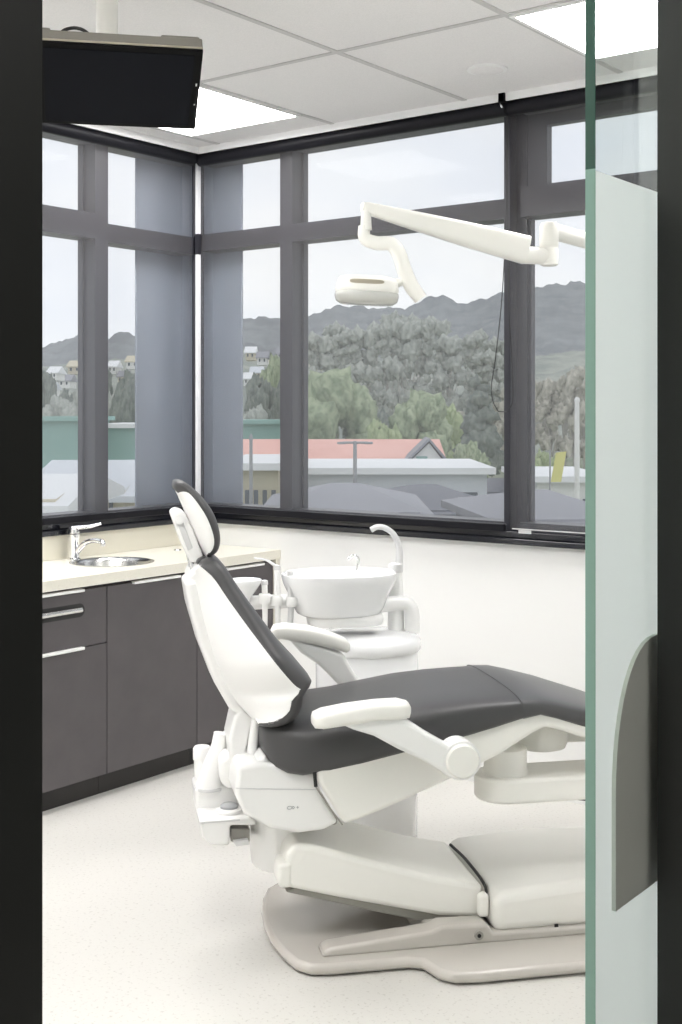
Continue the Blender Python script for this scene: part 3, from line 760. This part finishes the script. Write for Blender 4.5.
tube('drop_arm', pts, [.015, .018, .019, .019, .019, .020, .020, .018], M['ivory'], ol, 16, 40, 1.2)
hc = lw(367, 290, 3.53)
obj('yoke', tube_bm([lw(404, 281, 3.55), lw(394, 284, 3.54)], [.011, .014], 14), M['ivory'], ol, 50)
# lamp head, long axis along the picture's width
ha = Vector((RX, RY, 0)); hd = Vector((FX, FY, 0)); hu = Vector((0, 0, 1))
tilt = .05
hu = (hu+ha*tilt).normalized(); ha = (ha-Vector((0, 0, tilt))).normalized()
def hring(z, a, b, e=2.8, n=44): return [hc+hu*z+ha*a*sgnpow(math.cos(2*math.pi*j/n), 2/e)+hd*b*sgnpow(math.sin(2*math.pi*j/n), 2/e) for j in range(n)]
bm = bmesh.new(); rings(bm, [hring(-.008, .088, .062), hring(-.002, .090, .065), hring(.020, .086, .062), hring(.032, .080, .055), hring(.038, .062, .04), hring(.040, .02, .012)])
head = obj('lamp_head', bm, M['ivory'], ol, 50)
bm = bmesh.new(); rings(bm, [hring(-.0085, .089, .064), hring(-.018, .091, .067), hring(-.032, .087, .064), hring(-.040, .075, .053), hring(-.043, .03, .02)])
obj('lens', bm, M['lens'], head, 50)
bm = bmesh.new()
rings(bm, [[hc+hu*(.018+.006*sgnpow(math.sin(2*math.pi*j/24), .7))+ha*(-.002+.048*sgnpow(math.cos(2*math.pi*j/24), .5))-hd*dd for j in range(24)] for dd in (.058, .0645)])
o = obj('vent_slot', bm, M['tvtrim'], head, 50)

# ------------------------------------------------------------------ ceiling monitor
pc = at(121, 47, 3.4); mz = pc.z
mo = empty('ceiling_monitor', (pc.x, pc.y, 0))
tag(mo, 'black wide screen monitor tilted down from a white ceiling pole', 'monitor')
yaw = .20
ux = Vector((RX*math.cos(yaw)+FX*math.sin(yaw), RY*math.cos(yaw)+FY*math.sin(yaw), 0)); 
th = .54
uy = (Vector((FX*math.cos(yaw)-RX*math.sin(yaw), FY*math.cos(yaw)-RY*math.sin(yaw), 0))*math.cos(th)-Vector((0, 0, math.sin(th)))).normalized()
un = ux.cross(uy)   # up and away
if un.z < 0: un = -un
o0 = Vector((0, 0, mz))
def mp(a, b, c): return o0+ux*a+uy*b+un*c
def mbox(bm, a0, a1, b0, b1, c0, c1):
    vs = [bm.verts.new(mp(*q)) for q in ((a0,b0,c0),(a1,b0,c0),(a1,b1,c0),(a0,b1,c0),(a0,b0,c1),(a1,b0,c1),(a1,b1,c1),(a0,b1,c1))]
    for f in ((0,3,2,1),(4,5,6,7),(0,1,5,4),(1,2,6,5),(2,3,7,6),(3,0,4,7)): bm.faces.new([vs[i] for i in f])
def mpart(name, m, bs, parent=mo, bevel=.003):
    bm = bmesh.new()
    for b_ in bs: mbox(bm, *b_)
    return obj(name, bm, m, parent, 40, bevel)
W2, HH = .223, .305
mpart('bezel', M['bezel'], [(-W2, W2, 0, HH, 0, .010)], bevel=.002)
mpart('screen', M['screen'], [(-W2+.016, W2-.022, .016, HH-.014, -.0012, .0005)], bevel=0)
mpart('trim_band', M['tvtrim'], [(-W2, W2, -.001, HH, .0102, .0175)], bevel=.001)
hs_ = mpart('housing', M['tvgrey'], [(-W2, W2, 0, HH, .0177, .052)], bevel=.004)
mpart('corner_block', M['tvgrey'], [(W2-.115, W2-.005, .006, .12, .052, .068)], hs_, .010)
mpart('corner_block', M['tvgrey'], [(-W2+.0, -W2+.035, .006, .12, .052, .068)], hs_, .006)
mpart('mount_plate', M['lightgrey'], [(-.08, .0, .10, .20, .052, .070)], bevel=.004)
mpart('button', M['lightgrey'], [(W2-.012, W2-.008, .12, .13, -.001, .0005)], bevel=0)
mpart('button', M['lightgrey'], [(W2-.012, W2-.008, .20, .205, -.001, .0005)], bevel=0)
tp_ = mp(-.035, .15, .06)
lathe('pole', [(.031, tp_.z), (.031, CEIL-.02)], (tp_.x, tp_.y, 0), M['ivory'], mo, 28)
lathe('ceiling_cap', [(.05, CEIL-.03), (.055, CEIL-.02), (.055, CEIL-.0005)], (tp_.x, tp_.y, 0), M['ivory'], mo, 28)
tube('cable', [mp(-.165, .05, .05), mp(-.158, .05, .10), mp(-.12, .05, .118), mp(-.085, .06, .105), mp(-.05, .09, .055)], .005, M['cord'], mo, 8, 24)

# ------------------------------------------------------------------ outside: hills, town, trees
GZ = -5.
def omat(name, c1, c2, sc, rough=.9): return mat(name, c1, rough, noise=(sc, c2, .38, .62), spec=.1)
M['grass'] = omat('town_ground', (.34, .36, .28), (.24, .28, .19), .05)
M['hill'] = omat('bush_clad_hill', (.30, .32, .325), (.24, .255, .265), .09)  # hill colours lightened to stand in for distance haze
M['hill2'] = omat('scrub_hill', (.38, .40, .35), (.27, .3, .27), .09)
M['leaf_green'] = omat('green_foliage', (.43, .49, .33), (.24, .30, .19), 13)  # foliage colours below also lightened in place of haze
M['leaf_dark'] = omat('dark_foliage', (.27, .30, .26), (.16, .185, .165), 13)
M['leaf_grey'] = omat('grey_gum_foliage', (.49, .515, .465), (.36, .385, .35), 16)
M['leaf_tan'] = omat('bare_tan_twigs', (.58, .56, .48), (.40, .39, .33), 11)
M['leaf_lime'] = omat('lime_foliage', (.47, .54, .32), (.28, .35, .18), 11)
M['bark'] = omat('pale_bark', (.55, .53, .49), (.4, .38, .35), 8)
M['redroof'] = omat('red_iron_roof', (.84, .50, .43), (.75, .42, .36), .35, .6)
M['wallw'] = omat('white_weatherboard', (.85, .85, .82), (.8, .8, .78), .2)
M['wallc'] = omat('cream_weatherboard', (.66, .61, .47), (.58, .54, .42), .2)
M['teal'] = omat('teal_iron_cladding', (.32, .50, .46), (.28, .45, .41), .3)
M['roofg'] = omat('dark_grey_iron_roof', (.21, .215, .24), (.18, .185, .21), .15, .6)
M['roofm'] = omat('mid_grey_iron_roof', (.35, .355, .385), (.31, .315, .34), .15, .6)
M['roofp'] = omat('pale_blue_grey_roof', (.68, .71, .75), (.62, .65, .69), .15, .6)
M['roofw'] = omat('white_membrane_roof', (.86, .87, .88), (.80, .81, .82), .1)
M['glassd'] = mat('dark_house_glass', (.10, .12, .14), .15)
M['pole'] = mat('galvanised_pole', (.35, .36, .37), .5)
M['flag'] = mat('yellow_banner', (.75, .72, .25), .7)
from mathutils import noise as mnoise
def ground():
    bm = bmesh.new()
    c = [at_z(px, Z, GZ) for px, Z in ((-900, 8), (1500, 8), (1500, 420), (-900, 420))]
    bm.faces.new([bm.verts.new(p) for p in c]); return obj('ground', bm, M['grass'], None, None)
struct(ground())
def ridge(name, sil, Z0, Z1, ybase, m, amp, seed, steps=16, dpx=3.0, p=1.0):
    """hillside rising from the flat at depth Z0 to a wooded skyline at depth Z1"""
    xs = []; x = sil[0][0]
    while x <= sil[-1][0]: xs.append(x); x += dpx
    def hy(x):
        for (a, ya), (b, yb) in zip(sil, sil[1:]):
            if a <= x <= b: return ya+(yb-ya)*(x-a)/(b-a)
        return sil[-1][1]
    bm = bmesh.new(); grid = []
    for x in xs:
        ztop = EYE+(HY-hy(x))/FPX*Z1; colv = []
        for i in range(steps+1):
            t = i/steps; Z = Z0+(Z1-Z0)*t
            z = GZ+(ztop-GZ)*t**p
            q = at_z(x, Z, z)
            nz = mnoise.fractal(Vector((q.x, q.y, seed))*.09, 1.0, 2.0, 4)+.6*mnoise.noise(Vector((q.x, q.y, seed))*.35)
            q.z += amp*nz*min(1, t*3)
            colv.append(bm.verts.new(q))
        q = at_z(x, Z1*1.25, GZ); colv.append(bm.verts.new(q)); grid.append(colv)
    for a, b in zip(grid, grid[1:]):
        for i in range(steps+1): bm.faces.new((a[i], b[i], b[i+1], a[i+1]))
    return struct(obj(name, bm, m, None, 180))
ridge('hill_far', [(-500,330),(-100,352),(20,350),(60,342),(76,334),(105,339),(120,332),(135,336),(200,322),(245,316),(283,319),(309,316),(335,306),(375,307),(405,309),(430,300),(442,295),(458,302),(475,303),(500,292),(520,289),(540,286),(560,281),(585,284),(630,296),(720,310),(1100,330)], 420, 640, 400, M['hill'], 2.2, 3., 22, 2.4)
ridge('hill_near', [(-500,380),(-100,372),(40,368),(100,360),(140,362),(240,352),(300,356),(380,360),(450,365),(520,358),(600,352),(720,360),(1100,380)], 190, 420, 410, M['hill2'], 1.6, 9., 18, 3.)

# tree prototypes
def crown_bm(bm, blobs, seed, sub=3, rough=.28):
    for bi, (c, r, sz) in enumerate(blobs):
        ret = bmesh.ops.create_icosphere(bm, subdivisions=sub, radius=1.)
        for v in ret['verts']:
            n_ = v.co.normalized()
            k = 1+rough*(mnoise.noise(n_*2.3+Vector((seed, bi*3.1, 0)))+.75*mnoise.noise(n_*6.5+Vector((seed, bi, 5)))+.5*mnoise.noise(n_*14+Vector((seed, bi, 2))))
            v.co = Vector(c)+Vector((n_.x*r*k, n_.y*r*k, n_.z*r*sz*k))
def tree_proto(kind, seed):
    rnd = random.Random(seed); bm = bmesh.new(); tk = bmesh.new()
    if kind == 'round':
        for i in range(13):
            a = rnd.random()*6.28; q = rnd.random()**.5*.34; z = .28+rnd.random()*.5
            crown_bm(bm, [((q*math.cos(a)*(1.15-abs(z-.5)), q*math.sin(a)*(1.15-abs(z-.5)), z), .15+rnd.random()*.09, .85)], seed+i, 3, .45)
        tube_bm([(0, 0, 0), (.01, 0, .2), (0, .01, .5)], [.035, .025, .015], 8, bm=tk)
    elif kind == 'gum':
        for i in range(26):
            a = rnd.random()*6.28; z = .36+rnd.random()*.58; q = rnd.random()*.21
            crown_bm(bm, [((q*math.cos(a), q*math.sin(a), z), .05+rnd.random()*.055, .55)], seed+i, 3, .7)
        tube_bm([(0, 0, 0), (.01, 0, .4), (-.01, .01, .85)], [.02, .014, .006], 8, bm=tk)
        for i in range(5):
            a = rnd.random()*6.28; z = .35+rnd.random()*.3
            tube_bm([(0, 0, z), (.14*math.cos(a), .14*math.sin(a), z+.22)], [.008, .003], 6, bm=tk)
    elif kind == 'conifer':
        for i in range(10):
            z = .38+i*.058; q = .17*(1-i/11)+.03; a = i*2.4
            crown_bm(bm, [((.05*math.cos(a), .05*math.sin(a), z), q, .6)], seed+i, 3, .5)
        tube_bm([(0, 0, 0), (0, 0, .9)], [.022, .006], 8, bm=tk)
    else:   # bare winter tree: fan of branches with thin twig clumps
        for i in range(16):
            a = rnd.random()*6.28; z = .35+rnd.random()*.5; q = .12+rnd.random()*.22
            tube_bm([(0, 0, .15+.3*rnd.random()), (q*.6*math.cos(a), q*.6*math.sin(a), z*.8), (q*math.cos(a), q*math.sin(a), z+.1)], [.014, .009, .003], 6, bm=tk)
            crown_bm(bm, [((q*math.cos(a), q*math.sin(a), z), .09+.06*rnd.random(), .5)], seed+i, 3, .8)
        tube_bm([(0, 0, 0), (0, .01, .5)], [.028, .012], 8, bm=tk)
    mes = []
    for b_, nm in ((bm, 'crown'), (tk, 'trunk')):
        bmesh.ops.recalc_face_normals(b_, faces=b_.faces[:])
        me = bpy.data.meshes.new(nm); b_.to_mesh(me); b_.free(); me.polygons.foreach_set('use_smooth', [True]*len(me.polygons)); mes.append(me)
    return mes
protos = {}
for kd in ('round', 'gum', 'conifer', 'bare'):
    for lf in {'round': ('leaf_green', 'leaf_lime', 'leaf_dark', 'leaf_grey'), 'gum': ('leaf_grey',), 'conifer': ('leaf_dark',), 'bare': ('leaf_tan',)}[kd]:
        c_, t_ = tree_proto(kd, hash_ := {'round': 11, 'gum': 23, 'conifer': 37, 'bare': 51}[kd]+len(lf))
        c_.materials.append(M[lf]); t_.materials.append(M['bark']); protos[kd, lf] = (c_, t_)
def tree(kind, leaf, px, ytop, Z, wpx, label, group=None, zbase=GZ, rz=0, ground_y=None):
    """tree at depth Z; ytop / wpx give height and spread"""
    if ground_y is not None: zbase = EYE+(HY-ground_y)/FPX*Z
    p = at_z(px, Z, zbase-.3); H_ = at(px, ytop, Z).z-p.z; Wd = wpx/FPX*Z
    root = empty({'round': 'round_tree', 'gum': 'gum_tree', 'conifer': 'conifer_tree', 'bare': 'bare_tree'}[kind], p, rz)
    spread = {'round': .9, 'gum': .5, 'conifer': .44, 'bare': .75}[kind]
    s = Wd/spread
    for me, nm in zip(protos[kind, leaf], ('crown', 'trunk')):
        o = bpy.data.objects.new(nm, me); col.objects.link(o); o.parent = root; o.scale = (s, s, H_)
    return tag(root, label, 'tree', group)
rnd = random.Random(4)
# named trees
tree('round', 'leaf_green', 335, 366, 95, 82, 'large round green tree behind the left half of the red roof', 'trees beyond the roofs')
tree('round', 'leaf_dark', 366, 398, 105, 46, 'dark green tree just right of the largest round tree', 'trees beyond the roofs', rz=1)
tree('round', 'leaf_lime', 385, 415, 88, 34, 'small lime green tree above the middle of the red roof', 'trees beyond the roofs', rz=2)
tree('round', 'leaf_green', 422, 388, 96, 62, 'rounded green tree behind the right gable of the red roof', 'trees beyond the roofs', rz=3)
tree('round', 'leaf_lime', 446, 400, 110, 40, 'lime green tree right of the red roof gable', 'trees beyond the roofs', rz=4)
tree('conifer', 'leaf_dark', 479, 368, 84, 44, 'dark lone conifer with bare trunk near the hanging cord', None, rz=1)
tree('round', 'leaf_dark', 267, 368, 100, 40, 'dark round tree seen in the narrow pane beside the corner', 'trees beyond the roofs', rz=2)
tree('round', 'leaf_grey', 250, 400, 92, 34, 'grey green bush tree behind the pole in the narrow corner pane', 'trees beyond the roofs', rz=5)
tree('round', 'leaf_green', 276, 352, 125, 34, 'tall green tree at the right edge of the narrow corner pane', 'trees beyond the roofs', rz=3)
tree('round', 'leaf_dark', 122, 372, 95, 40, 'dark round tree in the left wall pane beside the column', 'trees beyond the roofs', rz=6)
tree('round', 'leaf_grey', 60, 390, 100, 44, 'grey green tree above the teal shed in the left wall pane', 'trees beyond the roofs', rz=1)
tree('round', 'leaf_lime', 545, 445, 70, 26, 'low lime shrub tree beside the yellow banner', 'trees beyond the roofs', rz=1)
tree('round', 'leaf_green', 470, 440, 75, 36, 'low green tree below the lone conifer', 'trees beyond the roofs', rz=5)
# stand of hazy gums on the slope
for i in range(22):
    px = 318+i*8.6+rnd.uniform(-4, 4); Z = 138+(i*2%5)*21+rnd.uniform(-1, 1)
    dip = abs(px-395)/95
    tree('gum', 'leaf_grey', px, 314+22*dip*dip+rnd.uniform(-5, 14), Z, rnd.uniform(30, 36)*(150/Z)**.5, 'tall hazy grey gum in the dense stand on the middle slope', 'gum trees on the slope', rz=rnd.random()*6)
# tan winter trees on the right
for i in range(10):
    px = 520+i*11+rnd.uniform(-2, 2); Z = 98+(i*2%5)*18
    tree('bare', 'leaf_tan', px, 352+rnd.uniform(0, 40), Z, rnd.uniform(28, 42), 'pale bare winter tree in the tan thicket below the right ridge', 'bare trees on the right', rz=rnd.random()*6)
for i, px in enumerate((432, 452, 468, 492, 506)):
    tree('bare', 'leaf_tan', px, 385+rnd.uniform(0, 25), (118, 132, 146, 126, 112)[i], 26, 'pale bare winter tree among the green trees beside the blind cord', 'bare trees in the middle', rz=rnd.random()*6)
for i in range(10):
    px = (28, 44, 52, 70, 84, 100, 112, 128, 146, 160)[i]
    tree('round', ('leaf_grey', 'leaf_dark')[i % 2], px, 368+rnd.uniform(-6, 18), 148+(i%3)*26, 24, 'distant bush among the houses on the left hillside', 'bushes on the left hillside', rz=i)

def house(px, yeave, yridge, ybot, Z, wpx, depth, mw, mr, label, name='house', group=None, yaw=0., windows=2, hip=False):
    """gabled or hipped house; ridge runs along the view's width"""
    p = at_z(px, Z, 0); w = wpx/FPX*Z/2
    ze = EYE+(HY-yeave)/FPX*Z; zr = EYE+(HY-yridge)/FPX*(Z+depth/2); zb = EYE+(HY-ybot)/FPX*Z
    root = empty(name, (p.x, p.y, zb), math.atan2(RY, RX)+yaw)
    he, hr_ = ze-zb, max(zr, ze+.3)-zb
    bm = bmesh.new(); box(bm, -w, w, 0, depth, 0, he)
    if not hip:
        for x in (-w, w):
            s = [bm.verts.new(q) for q in ((x, 0, he), (x, depth, he), (x, depth/2, hr_))]; bm.faces.new(s)
    obj('wall', bm, M[mw], root, None)
    ov = .35; bm = bmesh.new(); hx = w-(depth*.45 if hip else -ov)
    hx = max(hx, w*.2)
    v = [bm.verts.new(q) for q in ((-w-ov, -ov, he-.1), (w+ov, -ov, he-.1), (w+ov, depth+ov, he-.1), (-w-ov, depth+ov, he-.1), (-hx, depth/2, hr_+.1), (hx, depth/2, hr_+.1))]
    for f in ((0, 1, 5, 4), (1, 2, 5), (2, 3, 4, 5), (3, 0, 4)): bm.faces.new([v[i] for i in f])
    v2 = [bm.verts.new(q) for q in ((-w-ov, -ov, he-.28), (w+ov, -ov, he-.28), (w+ov, depth+ov, he-.28), (-w-ov, depth+ov, he-.28))]
    for i in range(4): bm.faces.new((v[i], v2[i], v2[(i+1) % 4], v[(i+1) % 4]))
    bm.faces.new(v2[::-1])
    obj('roof', bm, M[mr], root, None)
    for i in range(windows):
        x = -w+2*w*(i+.5)/windows
        bx('house_window', M['glassd'], x-.16*w/windows*2, x+.16*w/windows*2, -.06, -.01, he*.40, he*.78, root)
    return tag(root, label, 'house', group)
# red-roofed hall
rh = house(368, 463, 441, 477, 62, 146, 11, 'wallw', 'redroof', 'long white hall with red iron roof beyond the grey roofs', 'hall', windows=7)
prism('gable_end', [(1.95, .55), (3.75, .55), (3.75, .72), (2.97, 1.72), (1.95, .72)], -.75, .3, M['wallw'], rh, 0)
prism('gable_roof', [(1.80, .66), (2.97, 1.80), (3.90, .70), (3.90, .86), (2.97, 1.96), (1.80, .82)], -.95, 2.2, M['roofm'], rh, 0)
bx('gable_window', M['teal'], 2.35, 2.9, -.78, -.74, .72, 1.05, rh)
house(254, 462, 441, 490, 60, 44, 10, 'wallw', 'redroof', 'white building with pale red roof in the narrow corner pane', 'hall', windows=4)
# flat white roofed building in front
def flat(px, ytop, ybot, Z, wpx, depth, mw, mr, label, name='building', group=None, yaw=0., drop=0.):
    p = at_z(px, Z, 0); w = wpx/FPX*Z/2; zt = EYE+(HY-ytop)/FPX*Z
    root = empty(name, (p.x, p.y, GZ), math.atan2(RY, RX)+yaw)
    hh = zt-GZ
    bx('wall', M[mw], -w, w, 0, depth, 0, hh, root)
    bx('roof', M[mr], -w-.3, w+.3, -.4, depth+.3, hh, hh+.25, root)
    for i in range(0 if name == 'shed' else 5):
        x = -w+2*w*(i+.5)/5
        bx('building_window', M['glassd'], x-w*.1, x+w*.1, -.05, -.01, hh-1.6, hh-.7, root)
    return tag(root, label, 'building', group)
flat(392, 474, 500, 48, 190, 9, 'roofp', 'roofw', 'long low building with flat white roof in front of the red roofed hall')
flat(256, 470, 500, 44, 44, 9, 'wallc', 'roofw', 'low cream building with white roof below the pale red roof')
# near dark roofs
house(345, 512, 487, 560, 27, 150, 7, 'roofm', 'roofm', 'low mid grey iron roof below the street pole', windows=0, name='roofed_shed', hip=True)
house(452, 510, 487, 560, 37, 128, 7.5, 'roofg', 'roofg', 'low dark grey iron roof behind the cuspidor spout', windows=0, name='roofed_shed', hip=True, yaw=.15)
house(470, 492, 480, 520, 58, 64, 7, 'roofg', 'roofg', 'dark grey roof with white vents in the middle distance', windows=0, name='roofed_shed', hip=False, yaw=-.05)
house(580, 519, 494, 560, 26, 120, 7, 'roofm', 'roofm', 'grey hipped roof at the right beside the glass door', windows=0, name='roofed_shed', hip=True, yaw=.1)
flat(572, 482, 500, 52, 70, 9, 'wallw', 'roofw', 'white flat roofed building behind the white mast')
# left wall view
house(76, 492, 463, 530, 36, 96, 9, 'wallc', 'roofp', 'cream house with pale blue grey roof below the teal shed', windows=3)
house(146, 488, 462, 530, 50, 60, 9, 'wallc', 'roofp', 'cream house with pale roof beside the column on the left', windows=2)
house(30, 500, 484, 530, 26, 50, 6, 'wallc', 'roofw', 'cream house with white roof at the far left window edge', windows=2)
flat(60, 421, 460, 70, 46, 8, 'teal', 'teal', 'boxy teal clad shed seen in the left wall pane', 'shed')
flat(124, 428, 460, 72, 44, 8, 'teal', 'roofw', 'low teal building with white roof beside the column', 'shed')
flat(264, 424, 450, 80, 50, 8, 'teal', 'teal', 'pale teal building behind the pale red roof', 'shed')
# hillside houses
hs_spots = [(52, 372), (64, 380), (74, 366), (48, 388), (112, 366), (122, 376), (132, 361), (30, 376), (250, 352), (262, 357), (274, 364), (256, 372), (248, 378), (282, 353), (316, 366), (382, 372), (424, 368), (344, 378), (150, 364), (20, 366), (168, 368)]
for i, (px, y) in enumerate(hs_spots):
    Z = 230+60*rnd.random()
    house(px, y, y-5, y+8, Z, rnd.uniform(8, 13), 7, ('wallw', 'wallw', 'wallc')[i % 3], ('roofw', 'roofm', 'wallc', 'roofp')[i % 4],
          'small pale house on the left hillside seen through the left wall panes' if px < 200 else ('small pale house on the hillside in the narrow corner pane' if px < 300 else 'small white house half hidden among the hazy gum trees'),
          'house', 'houses on the left hillside' if px < 200 else ('houses in the narrow corner pane' if px < 300 else 'houses among the gums'), windows=2)
def pole(px, ytop, Z, r, m, label, head=True, name='street_light'):
    p = at_z(px, Z, GZ); hh = at(px, ytop, Z).z-GZ
    root = empty(name, p, math.atan2(RY, RX))
    tube('pole', [(0, 0, 0), (0, 0, hh)], [r, r*.75], M[m], root, 10)
    if head:
        tube('crossarm', [(-.45, 0, hh-.06), (.45, 0, hh-.06)], r*.5, M[m], root, 8)
        for x in (-.5, .5): bx('lamp', M['pole'], x-.16, x+.16, -.09, .09, hh-.12, hh-.03, root, .02)
    else:
        lathe('cap', [(r*.9, hh), (r*.9, hh+.1), (r*.3, hh+.2)], (0, 0, 0), M[m], root, 10)
    return tag(root, label, 'street light' if head else 'pole')
pole(355, 441, 46.3, .09, 'pole', 'grey twin headed street light in front of the red roof')
pole(251, 440, 40, .07, 'pole', 'slim grey pole in the narrow corner pane', False, 'utility_pole')
pole(577, 402, 48, .12, 'wallw', 'slim white mast beside the glass door edge', False, 'mast')
fl = empty('banner', at_z(554, 46, GZ), math.atan2(RY, RX))
zt = at(557, 450, 46).z-GZ; zb = at(557, 482, 46).z-GZ
tube('pole', [(-.18, 0, 0), (-.14, 0, zt)], .03, M['pole'], fl, 8)
bm = bmesh.new(); box(bm, -.12, .26, -.01, .01, zb, zt-.1)
for v in bm.verts:
    v.co.x += (v.co.z-zb)*.18
    if v.co.z > zb+.1 and v.co.x > .3: v.co.z -= -.05
obj('cloth', bm, M['flag'], fl, None)
tag(fl, 'yellow feather banner standing below the tan trees', 'banner')

# ------------------------------------------------------------------ sky, camera
w = bpy.data.worlds.new('overcast_sky'); scene.world = w; w.use_nodes = True; nt = w.node_tree
bg = nt.nodes['Background']
tc = nt.nodes.new('ShaderNodeTexCoord'); mp_ = nt.nodes.new('ShaderNodeMapping'); mp_.inputs['Scale'].default_value = (1, 1, 2.6)
nz = nt.nodes.new('ShaderNodeTexNoise'); nz.inputs['Scale'].default_value = 3.2; nz.inputs['Detail'].default_value = 7; nz.inputs['Roughness'].default_value = .5
cr = nt.nodes.new('ShaderNodeValToRGB')
cr.color_ramp.elements[0].position = .35; cr.color_ramp.elements[1].position = .65
cr.color_ramp.elements[0].color = (.83, .87, .95, 1); cr.color_ramp.elements[1].color = (.98, .99, 1, 1)
nt.links.new(tc.outputs['Generated'], mp_.inputs['Vector']); nt.links.new(mp_.outputs['Vector'], nz.inputs['Vector'])
nt.links.new(nz.outputs['Fac'], cr.inputs['Fac']); nt.links.new(cr.outputs['Color'], bg.inputs['Color'])
bg.inputs['Strength'].default_value = 1.33

cam = bpy.data.cameras.new('camera'); co = bpy.data.objects.new('camera', cam); col.objects.link(co)
co.location = (CAM[0], CAM[1], EYE)
fwd = Vector((FX, FY, 0))
co.rotation_euler = (math.pi/2, 0, math.atan2(-FX, FY))
cam.sensor_width = 36; cam.sensor_fit = 'AUTO'; cam.lens = FPX/1024*36
cam.shift_y = -(512-HY)/1024
cam.clip_start = .02; cam.clip_end = 2000
scene.camera = co
vs = scene.view_settings
vs.view_transform = 'Standard'; vs.look = 'None'; vs.gamma = 1; vs.exposure = 0; vs.use_curve_mapping = False
try:
    scene.cycles.use_denoising = True; scene.cycles.denoiser = 'OPENIMAGEDENOISE'
    scene.cycles.max_bounces = 10; scene.cycles.diffuse_bounces = 5; scene.cycles.transparent_max_bounces = 16
    scene.cycles.sample_clamp_indirect = 8
except Exception: pass
bpy.context.view_layer.update()
